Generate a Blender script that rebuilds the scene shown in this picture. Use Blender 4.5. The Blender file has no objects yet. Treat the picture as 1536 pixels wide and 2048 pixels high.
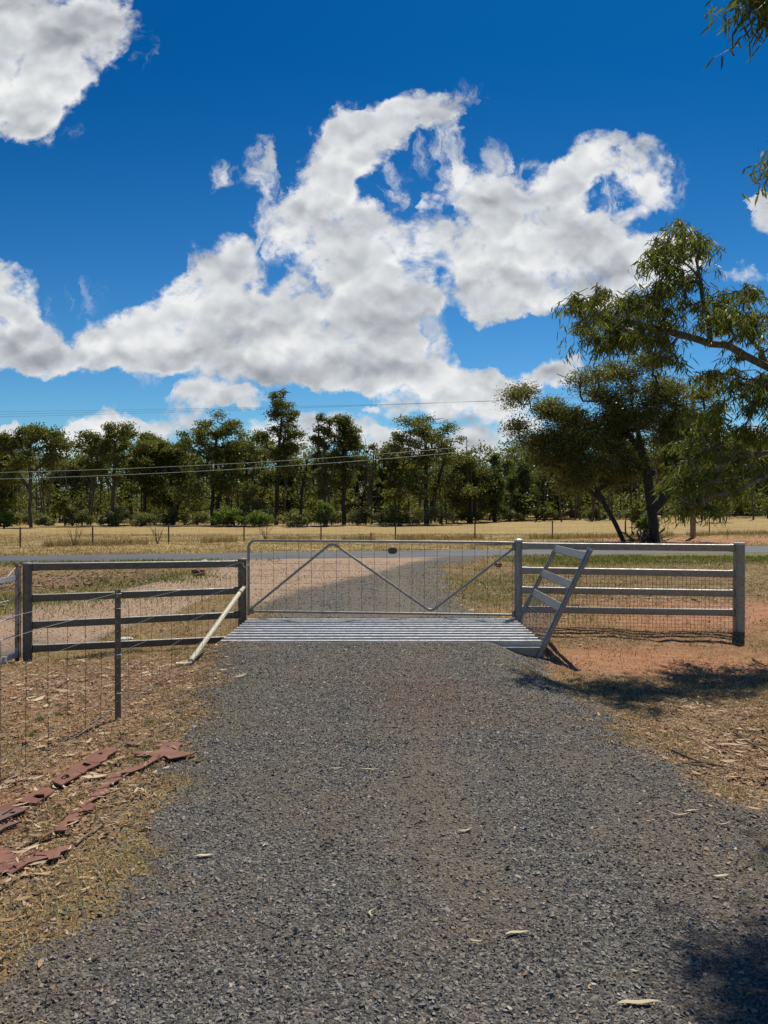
import bpy, math, random
import numpy as np
from mathutils import Vector

# ------------------------------------------------------------------ camera, sky, sun, exposure
scene = bpy.context.scene
F = 1539.0; CXP = 768.0; HZ = 1019.0; CAMH = 1.55
cam_data = bpy.data.cameras.new("camera")
cam = bpy.data.objects.new("camera", cam_data)
scene.collection.objects.link(cam)
cam.location = (0, 0, CAMH)
cam.rotation_euler = (math.radians(90) - math.atan(5 / F), 0, 0)
cam_data.sensor_fit = 'VERTICAL'
cam_data.sensor_height = 32.0
cam_data.lens = 32.0 * F / 2048.0
cam_data.clip_start = 0.05
cam_data.clip_end = 3000
scene.camera = cam

SUNV = Vector((0.24, 0.50, 1.0)).normalized()
ELEV = math.asin(SUNV.z); AZ = math.atan2(SUNV.x, SUNV.y)
sd = bpy.data.lights.new("sun", 'SUN')
sd.energy = 5.0; sd.angle = math.radians(0.5); sd.color = (1.0, 0.93, 0.81)
sun = bpy.data.objects.new("sun", sd)
scene.collection.objects.link(sun)
sun.rotation_euler = SUNV.to_track_quat('Z', 'Y').to_euler()
scene.view_settings.view_transform = 'Standard'
scene.view_settings.look = 'None'
scene.view_settings.exposure = 0.08
scene.view_settings.gamma = 1.0
try:
    scene.cycles.max_bounces = 6; scene.cycles.diffuse_bounces = 3
    scene.cycles.glossy_bounces = 3; scene.cycles.transmission_bounces = 4
except Exception:
    pass


class NT:
    """tiny node helper"""
    def __init__(s, tree): s.t = tree; s.n = tree.nodes; s.l = tree.links
    def new(s, typ, **kw):
        n = s.n.new(typ)
        for k, v in kw.items(): setattr(n, k, v)
        return n
    def put(s, sock, v):
        if isinstance(v, bpy.types.NodeSocket): s.l.new(v, sock)
        elif v is not None: sock.default_value = v
    def math(s, op, a, b=None, c=None, clamp=False):
        n = s.new('ShaderNodeMath', operation=op); n.use_clamp = clamp
        s.put(n.inputs[0], a); s.put(n.inputs[1], b)
        if c is not None: s.put(n.inputs[2], c)
        return n.outputs[0]
    def vmath(s, op, a, b=None):
        n = s.new('ShaderNodeVectorMath', operation=op)
        s.put(n.inputs[0], a); s.put(n.inputs[1], b)
        return n.outputs['Value'] if op in ('DOT_PRODUCT', 'LENGTH') else n.outputs[0]
    def noise(s, vec, scale, detail=6, rough=0.55, dist=0.0, lac=2.0):
        n = s.new('ShaderNodeTexNoise'); s.put(n.inputs['Vector'], vec)
        n.inputs['Scale'].default_value = scale; n.inputs['Detail'].default_value = detail
        n.inputs['Roughness'].default_value = rough; n.inputs['Distortion'].default_value = dist
        n.inputs['Lacunarity'].default_value = lac
        return n.outputs[0]
    def smooth(s, v, a, b, lo=0.0, hi=1.0):
        n = s.new('ShaderNodeMapRange', interpolation_type='SMOOTHSTEP')
        s.put(n.inputs[0], v); n.inputs[1].default_value = a; n.inputs[2].default_value = b
        n.inputs[3].default_value = lo; n.inputs[4].default_value = hi
        return n.outputs[0]
    def mix(s, f, a, b, mode='MIX'):
        n = s.new('ShaderNodeMix', data_type='RGBA', blend_type=mode)
        s.put(n.inputs[0], f)
        for i, v in ((6, a), (7, b)):
            if isinstance(v, (tuple, list)): n.inputs[i].default_value = tuple(v)[:3] + (1,)
            else: s.put(n.inputs[i], v)
        return n.outputs[2]
    def ramp(s, f, pts):
        n = s.new('ShaderNodeValToRGB'); s.put(n.inputs[0], f)
        e = n.color_ramp.elements
        while len(e) < len(pts): e.new(0.5)
        for q, (p, c) in zip(e, pts): q.position = p; q.color = tuple(c) + (1,)
        return n.outputs[0]


# ---- world: Nishita sky with procedural fair-weather cumulus laid out by direction
world = bpy.data.worlds.new("World"); scene.world = world
world.use_nodes = True
w = NT(world.node_tree)
w.n.clear()
SKY_STRENGTH = 0.085
sky = w.new('ShaderNodeTexSky', sky_type='NISHITA')
sky.sun_disc = False; sky.sun_elevation = ELEV; sky.sun_rotation = AZ
sky.air_density = 1.0; sky.dust_density = 0.3; sky.ozone_density = 3.0
tc = w.new('ShaderNodeTexCoord')
sep = w.new('ShaderNodeSeparateXYZ'); w.l.new(tc.outputs['Generated'], sep.inputs[0])
ay = w.math('MAXIMUM', w.math('ABSOLUTE', sep.outputs[1]), 0.06)
uu = w.math('DIVIDE', sep.outputs[0], ay)
vv = w.math('DIVIDE', sep.outputs[2], ay)
cmb = w.new('ShaderNodeCombineXYZ'); w.l.new(uu, cmb.inputs[0]); w.l.new(vv, cmb.inputs[1])
P = cmb.outputs[0]
# domain warp so that the cloud outlines billow
def warp(src, scale, detail, amp):
    n = w.new('ShaderNodeTexNoise'); w.l.new(src, n.inputs['Vector'])
    n.inputs['Scale'].default_value = scale; n.inputs['Detail'].default_value = detail; n.inputs['Roughness'].default_value = .6
    v = w.vmath('SUBTRACT', n.outputs['Color'], (0.5, 0.5, 0.5))
    m = w.new('ShaderNodeVectorMath', operation='MULTIPLY'); w.l.new(v, m.inputs[0]); m.inputs[1].default_value = (amp, amp, 0.0)
    return w.vmath('ADD', src, m.outputs[0])


PW = warp(P, 11.0, 9, 0.105)

CLOUDS = [  # photo-like layout: cx, cy, rx, ry, turn, weight
    (40, 40, 190, 120, 0, 1.0), (170, 85, 120, 80, 25, 1.0), (50, 160, 110, 100, 0, .95), (150, 150, 110, 60, 20, .8), (25, 235, 65, 52, 0, .9), (-60, 120, 130, 170, 0, 1.0),
    (-10, 610, 95, 95, 0, 1.1), (50, 680, 100, 62, -25, 1.1), (130, 718, 90, 32, -8, .9), (-60, 690, 110, 70, 0, 1.0),
    (225, 680, 85, 55, 10, 1.0), (330, 665, 130, 70, 15, 1.0), (460, 545, 85, 85, 0, 1.1), (400, 600, 90, 60, 30, .9),
    (480, 670, 170, 90, 0, 1.0), (640, 690, 190, 95, 0, 1.0), (740, 620, 130, 120, 0, 1.0), (720, 520, 80, 100, 0, .95), (830, 690, 90, 60, -25, .9), (700, 745, 190, 42, 0, .9), (800, 590, 70, 60, 0, .6),
    (640, 430, 95, 80, 35, 1.0), (700, 560, 60, 60, 0, .8), (610, 545, 60, 34, 10, .5), (560, 610, 110, 60, 0, .9), (250, 700, 120, 40, 0, .7), (650, 340, 75, 95, -25, .95), (720, 285, 105, 72, 40, 1.0), (800, 245, 100, 48, 5, .9), (895, 250, 50, 46, 40, .65), (905, 330, 30, 40, 0, .2),
    (565, 440, 55, 45, -40, .45), (860, 400, 40, 30, 0, .26), (1240, 440, 60, 30, 0, .5), (690, 235, 40, 30, 0, .5),
    (850, 490, 110, 60, 15, .85), (950, 530, 130, 90, 0, 1.0), (1090, 510, 170, 110, 0, 1.0), (1230, 520, 130, 95, 0, .9), (990, 400, 70, 85, 0, .9), (1100, 400, 120, 60, 35, .9),
    (1185, 320, 85, 50, 30, 1.0), (1285, 325, 66, 55, 25, .9), (1300, 400, 50, 52, 0, .6), (1240, 340, 40, 40, 0, .5), (1070, 310, 38, 30, 0, .45), (1000, 610, 75, 32, 0, .9), (1120, 580, 150, 45, 8, .8), (1340, 520, 70, 60, 0, .6),
    (880, 770, 150, 48, 0, .95), (820, 815, 90, 32, 0, .8), (960, 830, 110, 50, 0, .85), (1075, 755, 85, 32, 8, 1.0), (1010, 790, 90, 45, 0, .8), (1060, 850, 70, 35, 0, .5), (930, 900, 120, 40, 0, .9),
    (210, 850, 90, 38, 10, .95), (330, 845, 85, 34, 0, .9), (160, 890, 60, 40, 0, .8), (430, 790, 85, 40, 0, .9), (500, 800, 40, 25, 0, .5), (0, 870, 45, 32, 0, .9), (100, 885, 40, 22, 0, .5),
    (600, 885, 70, 45, 0, .9), (700, 865, 70, 42, 0, .95), (790, 890, 60, 35, 0, .9), (530, 880, 50, 40, 0, .7), (740, 815, 20, 9, 0, .5),
    (1560, 460, 60, 65, 0, 1.0), (1530, 405, 50, 14, 15, .6), (1400, 515, 35, 18, 0, .4), (1480, 560, 50, 20, 0, .3), (1450, 900, 160, 40, 0, .6),
]
WISPS = [(530, 360, 42, 90, 15, 1), (430, 362, 70, 30, 25, .9), (515, 300, 34, 40, 0, .9), (910, 330, 48, 70, 0, 1), (770, 395, 80, 60, 20, .9), (150, 590, 70, 50, 30, .5), (1395, 515, 50, 24, 0, .6),
    (1240, 400, 90, 60, 20, 1), (540, 470, 70, 60, -40, 1), (1010, 330, 70, 50, 20, .9), (640, 490, 90, 40, 0, .9), (850, 640, 50, 90, 0, .8), (800, 300, 90, 60, 0, .5), (920, 220, 40, 60, -10, .9), (240, 100, 90, 60, 0, .8), (90, 270, 70, 30, 0, .7), (360, 740, 120, 40, 0, .7), (1320, 350, 50, 80, 0, .9), (700, 210, 60, 30, 0, .6), (400, 800, 70, 40, 0, .8)]
SHADES = [  # greyer undersides
    (620, 745, 230, 38, 0, 1.0), (330, 705, 120, 25, 0, .4), (40, 705, 90, 28, 0, .8), (1060, 570, 150, 38, 5, .8), (470, 600, 50, 30, 0, .35), (900, 800, 120, 22, 0, .6),
    (280, 870, 110, 16, 0, .6), (930, 860, 100, 20, 0, .5), (750, 640, 80, 40, 0, .3), (120, 60, 60, 50, 0, .3), (960, 560, 60, 40, 0, .3), (1200, 560, 90, 35, 0, .45), (440, 690, 80, 28, 0, .3),
]
HOLES = [(92, 148, 34, 22, 0, .9), (1210, 395, 16, 26, -20, .35), (835, 290, 26, 28, 0, .6), (848, 660, 16, 60, 0, .6), (805, 385, 30, 34, 0, .5), (1000, 330, 24, 26, 0, .4)]


def blobs(src, lst, after=None):
    """sum of soft ellipses; every few the source is chained on the running total to keep the node stack small"""
    tot = None; src0 = src
    for i, (cx, cy, rx, ry, rot, wt) in enumerate(lst):
        dep = tot if i and i % 5 == 0 else (after if i == 0 else None)
        if dep is not None:
            vm = w.new('ShaderNodeVectorMath', operation='MULTIPLY_ADD')
            w.l.new(dep, vm.inputs[0]); vm.inputs[1].default_value = (1e-7, 1e-7, 1e-7); w.l.new(src0, vm.inputs[2])
            src = vm.outputs[0]
        m = w.new('ShaderNodeMapping', vector_type='TEXTURE')
        w.l.new(src, m.inputs[0])
        m.inputs['Location'].default_value = ((cx - CXP) / F, (HZ - cy) / F, 0)
        m.inputs['Rotation'].default_value = (0, 0, math.radians(rot))
        m.inputs['Scale'].default_value = (rx * 1.12 / F, ry * 1.12 / F, 1)
        d2 = w.vmath('DOT_PRODUCT', m.outputs[0], m.outputs[0])
        k = w.math('SUBTRACT', 1.0, d2, clamp=True)
        tot = w.math('MULTIPLY', k, wt) if tot is None else w.math('MULTIPLY_ADD', k, wt, tot)
    return tot


Bc = blobs(PW, CLOUDS); Bh = blobs(PW, HOLES, Bc)
D0 = w.math('SUBTRACT', Bc, Bh)
D = w.math('MINIMUM', w.math('MAXIMUM', D0, 0.0), 1.0)
S = blobs(PW, SHADES, D)
mpn = w.new('ShaderNodeMapping'); w.l.new(P, mpn.inputs[0]); mpn.inputs['Rotation'].default_value = (0, 0, -.45); mpn.inputs['Scale'].default_value = (1.0, 1.2, 1)
PN = mpn.outputs[0]
n1 = w.noise(PN, 11.0, 13, 0.60, 0.25)
edge = w.smooth(D, 0.0, 0.10)
n3 = w.noise(PN, 46.0, 7, 0.62, 0.4)
nn = w.math('ADD', w.math('MULTIPLY', w.math('SUBTRACT', n1, 0.5), 3.7), w.math('MULTIPLY', w.math('SUBTRACT', n3, 0.5), 0.9))
cov = w.math('ADD', w.math('SUBTRACT', w.math('MULTIPLY', D, 1.12), 0.22), w.math('MULTIPLY', nn, edge))
alpha = w.smooth(cov, -0.10, 0.70)
Wd = blobs(PW, WISPS, cov)
mpw = w.new('ShaderNodeMapping'); w.l.new(PW, mpw.inputs[0]); mpw.inputs['Rotation'].default_value = (0, 0, -1.1); mpw.inputs['Scale'].default_value = (1.5, .7, 1)
nw = w.noise(mpw.outputs[0], 17.0, 12, 0.66, 0.6)
wisp = w.math('MULTIPLY', w.smooth(w.math('ADD', nw, w.math('MULTIPLY', w.math('MINIMUM', Wd, 1.0), 0.16)), 0.56, 0.78), w.math('MINIMUM', Wd, 0.85))
alpha = w.math('SUBTRACT', 1.0, w.math('MULTIPLY', w.math('SUBTRACT', 1.0, alpha), w.math('SUBTRACT', 1.0, wisp)))
alpha = w.math('POWER', alpha, 0.9)
# light from the sun high behind: the side of each billow that faces up is bright, the underside grey
PL = warp(PN, 14.0, 3, 0.05)
na = w.noise(PL, 7.0, 7, 0.52, 0.0)
PLu = w.vmath('ADD', PL, (0.006, 0.016, 0.0))
nb = w.noise(PLu, 7.0, 3, 0.5, 0.0)
na3 = w.noise(PL, 7.0, 3, 0.5, 0.0)
relief = w.math('MULTIPLY', w.math('SUBTRACT', na3, nb), 2.6)
puffy = w.math('MULTIPLY', w.math('SUBTRACT', na, 0.5), 0.6)
lum = w.math('ADD', w.math('ADD', 0.79, relief), w.math('ADD', puffy, w.math('MULTIPLY', w.math('SUBTRACT', n3, 0.5), 0.35)))
lum = w.math('SUBTRACT', lum, w.smooth(cov, 0.55, 1.25, 0.0, 0.13))
lum = w.math('SUBTRACT', lum, w.math('MULTIPLY', w.math('MINIMUM', S, 1.0), 0.34))
lum = w.math('MINIMUM', w.math('MAXIMUM', lum, 0.05), 1.0)
ccol = w.ramp(lum, [(0.0, (0.22, 0.24, 0.29)), (0.35, (0.38, 0.40, 0.44)), (0.65, (0.60, 0.63, 0.66)), (1.0, (0.90, 0.91, 0.91))])
cs = w.new('ShaderNodeVectorMath', operation='SCALE'); w.l.new(ccol, cs.inputs[0]); cs.inputs['Scale'].default_value = 0.92 / SKY_STRENGTH
hs = w.new('ShaderNodeHueSaturation'); w.l.new(sky.outputs[0], hs.inputs['Color'])
hs.inputs['Saturation'].default_value = 1.35; hs.inputs['Value'].default_value = 1.0; hs.inputs['Hue'].default_value = 0.5
elev = w.smooth(vv, 0.02, 0.62)
tcol = w.mix(elev, (0.70, 1.0, 1.12), (0.03, 0.53, 0.75))
tint = w.mix(1.0, hs.outputs[0], tcol, 'MULTIPLY')
final = w.mix(alpha, tint, cs.outputs[0])
bg = w.new('ShaderNodeBackground'); bg.inputs['Strength'].default_value = SKY_STRENGTH
w.l.new(final, bg.inputs['Color'])
wo = w.new('ShaderNodeOutputWorld'); w.l.new(bg.outputs[0], wo.inputs[0])
world.cycles.sampling_method = 'MANUAL'; world.cycles.sample_map_resolution = 512

# ------------------------------------------------------------------ helpers
rng = np.random.default_rng(7)
col = scene.collection


def tag(o, label=None, cat=None, group=None, kind=None):
    if label: o['label'] = label
    if cat: o['category'] = cat
    if group: o['group'] = group
    if kind: o['kind'] = kind
    return o


def empty(name, loc, label, cat, group=None):
    o = bpy.data.objects.new(name, None); col.objects.link(o)
    o.location = loc; o.empty_display_size = 0.1
    tag(o, label, cat, group)
    return o


def np_mesh(name, V, faces, mats, smooth=False, attrs=None, fattrs=None):
    """V (n,3); faces = list of int arrays (m,k)"""
    me = bpy.data.meshes.new(name)
    V = np.asarray(V, dtype=np.float32)
    me.vertices.add(len(V)); me.vertices.foreach_set('co', V.ravel())
    faces = [np.asarray(f, dtype=np.int32) for f in faces if len(f)]
    loops = np.concatenate([f.ravel() for f in faces])
    starts = []; s = 0
    for f in faces:
        m, k = f.shape
        starts.append(s + np.arange(m) * k); s += m * k
    starts = np.concatenate(starts).astype(np.int32)
    me.loops.add(len(loops)); me.loops.foreach_set('vertex_index', loops)
    me.polygons.add(len(starts)); me.polygons.foreach_set('loop_start', starts)
    me.update(calc_edges=True)
    me.polygons.foreach_set('use_smooth', np.full(len(starts), smooth, dtype=bool))
    for k, a in (attrs or {}).items():
        at = me.attributes.new(k, 'FLOAT', 'POINT'); at.data.foreach_set('value', np.asarray(a, dtype=np.float32))
    for k, a in (fattrs or {}).items():
        at = me.attributes.new(k, 'FLOAT', 'FACE'); at.data.foreach_set('value', np.asarray(a, dtype=np.float32))
    for m in (mats if isinstance(mats, (list, tuple)) else [mats]): me.materials.append(m)
    me.validate()
    return me


def link(name, me, parent=None, at=None):
    """vertices are given in world coordinates; they are moved to the parent's (or own) origin"""
    o = bpy.data.objects.new(name, me); col.objects.link(o)
    off = None
    if parent is not None:
        p = parent
        off = Vector((0, 0, 0))
        q = parent
        while q is not None:
            off += q.location; q = q.parent
        o.parent = parent
    if at is not None and parent is None:
        off = Vector(at); o.location = at
    if off is not None:
        n = len(me.vertices); c = np.empty(n * 3, dtype=np.float32); me.vertices.foreach_get('co', c)
        c = c.reshape(-1, 3) - np.array(off, dtype=np.float32)
        me.vertices.foreach_set('co', c.ravel()); me.update()
    return o


class MB:
    def __init__(s): s.V = []; s.F = {}; s.n = 0
    def add(s, V, faces):
        V = np.asarray(V, dtype=float)
        for f in faces:
            f = np.asarray(f, dtype=int)
            if f.ndim == 1: f = f[None]
            s.F.setdefault(f.shape[1], []).append(f + s.n)
        s.V.append(V); s.n += len(V); return s
    def box(s, c, size, rz=0.0, bev=0.0):
        x, y, z = [d / 2 for d in size]
        b = bev or min(size) * 0.08
        pts = []
        for sz, inset in ((-z, b), (-z + b, 0), (z - b, 0), (z, b)):
            for px, py in ((-x + b, -y), (x - b, -y), (x, -y + b), (x, y - b), (x - b, y), (-x + b, y), (-x, y - b), (-x, -y + b)):
                fx = (x - inset) / x; fy = (y - inset) / y
                pts.append((px * fx, py * fy, sz))
        P_ = np.array(pts); cr, sr = math.cos(rz), math.sin(rz)
        R = P_.copy(); R[:, 0] = P_[:, 0] * cr - P_[:, 1] * sr; R[:, 1] = P_[:, 0] * sr + P_[:, 1] * cr
        R += np.array(c)
        fs = []
        for k in range(3):
            for i in range(8):
                j = (i + 1) % 8
                fs.append([k * 8 + i, k * 8 + j, (k + 1) * 8 + j, (k + 1) * 8 + i])
        return s.add(R, [np.array(fs), np.array([list(range(7, -1, -1))]), np.array([list(range(24, 32))])])
    def sweep(s, prof, pts, up=(0, 0, 1), scales=None, cap=True):
        """sweep a closed 2-D profile (side, up) along points"""
        pts = [np.array(p, dtype=float) for p in pts]; n = len(prof); prof = np.array(prof)
        V = []; up0 = np.array(up, dtype=float)
        for i, p in enumerate(pts):
            t = pts[min(i + 1, len(pts) - 1)] - pts[max(i - 1, 0)]
            t /= np.linalg.norm(t) + 1e-12
            u = up0 - t * np.dot(up0, t)
            if np.linalg.norm(u) < 1e-3: u = np.array([0, 1.0, 0]) - t * t[1]
            u /= np.linalg.norm(u); sd_ = np.cross(t, u)
            k = 1.0 if scales is None else scales[i]
            V.append(p + k * (prof[:, :1] * sd_ + prof[:, 1:] * u)); up0 = u if scales is not None or len(pts) > 2 else up0
        V = np.concatenate(V); fs = []
        for i in range(len(pts) - 1):
            a = np.arange(n) + i * n; b = np.roll(np.arange(n), -1) + i * n
            fs.append(np.stack([a, b, b + n, a + n], 1))
        out = [np.concatenate(fs)]
        if cap: out += [np.arange(n)[::-1][None], (np.arange(n) + (len(pts) - 1) * n)[None]]
        return s.add(V, out)
    def tube(s, pts, r, n=8, cap=True):
        a = np.arange(n) * 2 * math.pi / n
        prof = np.stack([np.cos(a), np.sin(a)], 1)
        if np.isscalar(r): r = [r] * len(pts)
        return s.sweep(prof, pts, up=(0.01, 0.02, 1), scales=r, cap=cap)
    def lathe(s, c, prof, n=20):
        """prof list of (radius,z) from bottom to top"""
        a = np.arange(n) * 2 * math.pi / n
        V = np.concatenate([np.stack([r * np.cos(a), r * np.sin(a), np.full(n, z)], 1) for r, z in prof]) + np.array(c)
        fs = []
        for i in range(len(prof) - 1):
            p = np.arange(n) + i * n; q = np.roll(np.arange(n), -1) + i * n
            fs.append(np.stack([p, q, q + n, p + n], 1))
        return s.add(V, [np.concatenate(fs), np.arange(n)[::-1][None], (np.arange(n) + (len(prof) - 1) * n)[None]])
    def plate(s, pts, th, top=0.0):
        """polygon outline (3-D, roughly horizontal) given thickness"""
        pts = np.array(pts); n = len(pts); lo = pts - np.array([0, 0, th])
        a = np.arange(n); b = np.roll(a, -1)
        return s.add(np.concatenate([pts, lo]), [a[None], (a[::-1] + n)[None], np.stack([a, a + n, b + n, b], 1)])
    def mesh(s, name, mat, smooth=False):
        return np_mesh(name, np.concatenate(s.V), [np.concatenate(f) for f in s.F.values()], mat, smooth)
    def build(s, name, mat, parent=None, at=None, smooth=False):
        o = link(name, s.mesh(name, mat, smooth), parent, at)
        if smooth:
            try: o.data.set_sharp_from_angle(angle=math.radians(40))
            except Exception: pass
        return o


def vnoise(x, y, seed=0):
    r = np.random.default_rng(seed).random((256, 256))
    xi = np.floor(x).astype(int); yi = np.floor(y).astype(int)
    fx = x - xi; fy = y - yi; fx = fx * fx * (3 - 2 * fx); fy = fy * fy * (3 - 2 * fy)
    g = lambda a, b: r[a % 256, b % 256]
    return (g(xi, yi) * (1 - fx) + g(xi + 1, yi) * fx) * (1 - fy) + (g(xi, yi + 1) * (1 - fx) + g(xi + 1, yi + 1) * fx) * fy


def fbm(x, y, seed=0, o=4):
    s = 0; a = 0.5; t = 0
    for i in range(o):
        s = s + a * vnoise(x * 2 ** i + 17.3 * i, y * 2 ** i - 9.1 * i, seed + i); t += a; a *= 0.5
    return s / t


def ss(x, a, b):
    t = np.clip((x - a) / (b - a), 0, 1); return t * t * (3 - 2 * t)


def lerp_pts(y, pts):
    return np.interp(y, [p[0] for p in pts], [p[1] for p in pts])


XL = [(0, -1.4), (2.3, -1.25), (2.8, -1.2), (3.3, -1.08), (4.1, -1.15), (5.5, -1.32), (7.6, -1.62), (8.9, -1.95), (10.9, -1.95), (11.3, -1.7), (12.5, -1.8), (14, -2.6), (17, -3.6), (20, -4.2), (23, -5.0), (26, -5.5)]
XR = [(0, 2.1), (2.3, 2.0), (3.7, 1.78), (4.6, 1.73), (5.8, 1.62), (7.0, 1.56), (8.2, 1.62), (8.9, 1.9), (10.9, 1.9), (11.3, 1.38), (12.4, 1.2), (15, 1.22), (19, 1.36), (21.5, 1.5), (23, 2.6), (26, 3.5)]
road_near = lambda x: 24.0 + 0.215 * x
road_far = lambda x: 27.6 + 0.245 * x
TRACK = [(-9.0, 6.0), (-6.6, 9.6), (-5.3, 12.2), (-4.3, 15.0), (-3.3, 18.5), (-1.6, 23.0)]


def track_d(x, y):
    d = np.full(np.shape(x), 1e9)
    for (x0, y0), (x1, y1) in zip(TRACK[:-1], TRACK[1:]):
        dx, dy = x1 - x0, y1 - y0
        t = np.clip(((x - x0) * dx + (y - y0) * dy) / (dx * dx + dy * dy), 0, 1)
        d = np.minimum(d, np.hypot(x - x0 - t * dx, y - y0 - t * dy))
    return d


def ground(x, y):
    x = np.asarray(x, dtype=float); y = np.asarray(y, dtype=float)
    z = np.zeros(np.broadcast(x, y).shape)
    dl = lerp_pts(y, [(0, -.03), (4, -.05), (6, -.10), (8.3, -.16), (9.5, -.27), (11, -.37), (12, -.30), (13.5, -.12), (17, -.05), (21, 0), (200, 0)])
    dr = lerp_pts(y, [(0, -.02), (4, -.03), (6, -.07), (8, -.20), (9.3, -.20), (10.4, -.14), (12, -.08), (16, -.04), (21, 0), (200, 0)])
    cl = lerp_pts(y, [(0, 1.5), (7, 1.4), (8.2, 1.45), (8.95, 1.7), (11, 1.7), (12, 1.5)])
    cr = lerp_pts(y, [(0, 1.8), (7, 1.25), (8.9, 1.15), (11, 1.5), (12, 1.2)])
    z += dl * ss(-x, cl, cl + 0.75) + dr * ss(x, cr, cr + 0.65)
    z += -.05 * ss(-x, 3.2, 4.4) * ss(y, 7, 9) * (1 - ss(y, 10, 13))
    z += 0.05 * np.exp(-((x - 2.7) / .5) ** 2 - ((y - 9.75) / .25) ** 2) + 0.10 * np.exp(-((x - 4.6) / .9) ** 2 - ((y - 10.5) / .5) ** 2) * 0.6
    # roadside drain on the left
    z += -0.34 * np.exp(-((y - 17.0 - 0.2 * (x + 8)) / 0.9) ** 2) * ss(-x, 4.9, 5.8)
    z += 0.10 * np.exp(-((y - 19.3 - 0.2 * (x + 8)) / 0.9) ** 2) * ss(-x, 4.9, 5.8)
    # grid pit
    pit = ss(1.98 - np.abs(x), 0, .06) * ss(y, 9.05, 9.12) * (1 - ss(y, 10.78, 10.84))
    z = z * (1 - pit) - 0.45 * pit
    # paddock rises gently to the right, far away
    z += 1.25 * ss(y, 46, 110) * ss(x, -10, 42) + 0.15 * ss(y, 60, 110)
    z += 0.8 * ss(y, 130, 400)
    # small unevenness, off the wheel tracks
    off = 1 - ss(1.9 - np.abs(x), 0, .5) * (1 - ss(y, 20, 24)) * 0.85
    near = 1 - ss(y, 24, 60)
    rd = ss(np.abs(y - 0.5 * (road_near(x) + road_far(x))), 1.9, 3.0)
    z += (fbm(x * 1.7, y * 1.7, 3) - .5) * 0.10 * off * rd * (1 - pit)
    z += (fbm(x * 7, y * 7, 9, 3) - .5) * 0.028 * (0.35 + .65 * off) * near * rd * (1 - pit)
    z += 0.05 * (1 - rd)
    z -= .014 * (np.exp(-((x + .72) / .22) ** 2) + np.exp(-((x - .82) / .22) ** 2)) * (1 - ss(y, 8, 8.9))
    return z


def gz(x, y): return float(ground(np.array([x]), np.array([y]))[0])


def PX(px, Y): return (px - CXP) / F * Y


def PT(px, py, Y): return ((px - CXP) / F * Y, Y, CAMH - (py - HZ) / F * Y)


def GP(px, py):
    """point of the ground seen at a photo pixel"""
    z = 0.0
    for _ in range(12):
        Y = (CAMH - z) * F / (py - HZ); x = PX(px, Y); z = gz(x, Y)
    return (x, Y, z)


def m_gravel(x, y):
    xl = lerp_pts(y, XL); xr = lerp_pts(y, XR)
    wob = (fbm(x * 1.3, y * 1.3, 21) - .5) * 0.7 + (fbm(x * 5, y * 5, 25) - .5) * 0.6
    return ss(x - xl + wob, -.42, .34) * ss(xr - x + wob, -.50, .40) * (1 - ss(y, 26.5, 27))


def m_track(x, y):
    wob = (fbm(x * 1.1, y * 1.1, 31) - .5) * 0.8
    return 1 - ss(track_d(x, y) + wob, 1.0, 1.5)


def m_pink(x, y):
    """pinkish decomposed-granite colour instead of bluestone"""
    wob = (fbm(x * .8, y * .8, 41) - .5) * 1.6
    b = lerp_pts(x, [(-3.2, 12.5), (-2.2, 13.5), (-1.0, 16.5), (0.2, 20.5), (1.4, 24), (5, 30)])
    g = ss(y - b + wob, -.9, .9)
    return np.maximum(g * (y > 10.9), m_track(x, y) * ss(y + wob, 9.8, 11.8)) + 0 * x


def m_dirt(x, y):
    """bare red earth"""
    n = fbm(x * .9, y * .9, 51)
    a = np.exp(-((x - 3.0) / 1.5) ** 2 - ((y - 8.7) / 1.0) ** 2) * 1.5
    b = np.exp(-((x - 4.9) / 2.8) ** 2 - ((y - 11.9) / 1.9) ** 2) * 1.6
    c = np.exp(-((x + 3.2) / 1.4) ** 2 - ((y - 6.8) / 2.2) ** 2) * 1.25 + np.exp(-((x + 2.1) / .4) ** 2 - ((y - 4.3) / 1.8) ** 2) * 0.9
    e = ss(x, 9, 12) * np.exp(-((y - 37.5 - .25 * (x - 12)) / 3.6) ** 2) * 1.3
    return np.clip((a + b + c + e) * (0.45 + n * 1.1) - .12, 0, 1)


def m_green(x, y):
    n = fbm(x * 1.2, y * 1.2, 61)
    a = ss(x, 2.5, 5.5) * np.exp(-((y - road_near(x) + 1.7) / 2.0) ** 2) * 1.4
    b = np.exp(-((x + 6.2) / 1.6) ** 2 - ((y - 14.2) / 1.0) ** 2) * 1.6
    c = np.exp(-((x + 5.2) / 1.5) ** 2 - ((y - 17.7) / .9) ** 2) * 1.3
    d = np.exp(-((x + 1.25) / .35) ** 2) * ss(y, 2, 3) * (1 - ss(y, 6.5, 8)) * 0.24
    f = np.exp(-((x + 3.0) / 1.0) ** 2 - ((y - 5.3) / 1.2) ** 2) * 0.4 + (x < -3) * (np.exp(-((y - road_near(x) + .5) / .7) ** 2) * .8)
    g = np.exp(-((x - 2.5) / 1.6) ** 2 - ((y - 14.5) / 3.5) ** 2) * 0.45
    return np.clip((a + b + c + d + f + g) * (n * 2.2 - .25), 0, 1)


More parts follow.
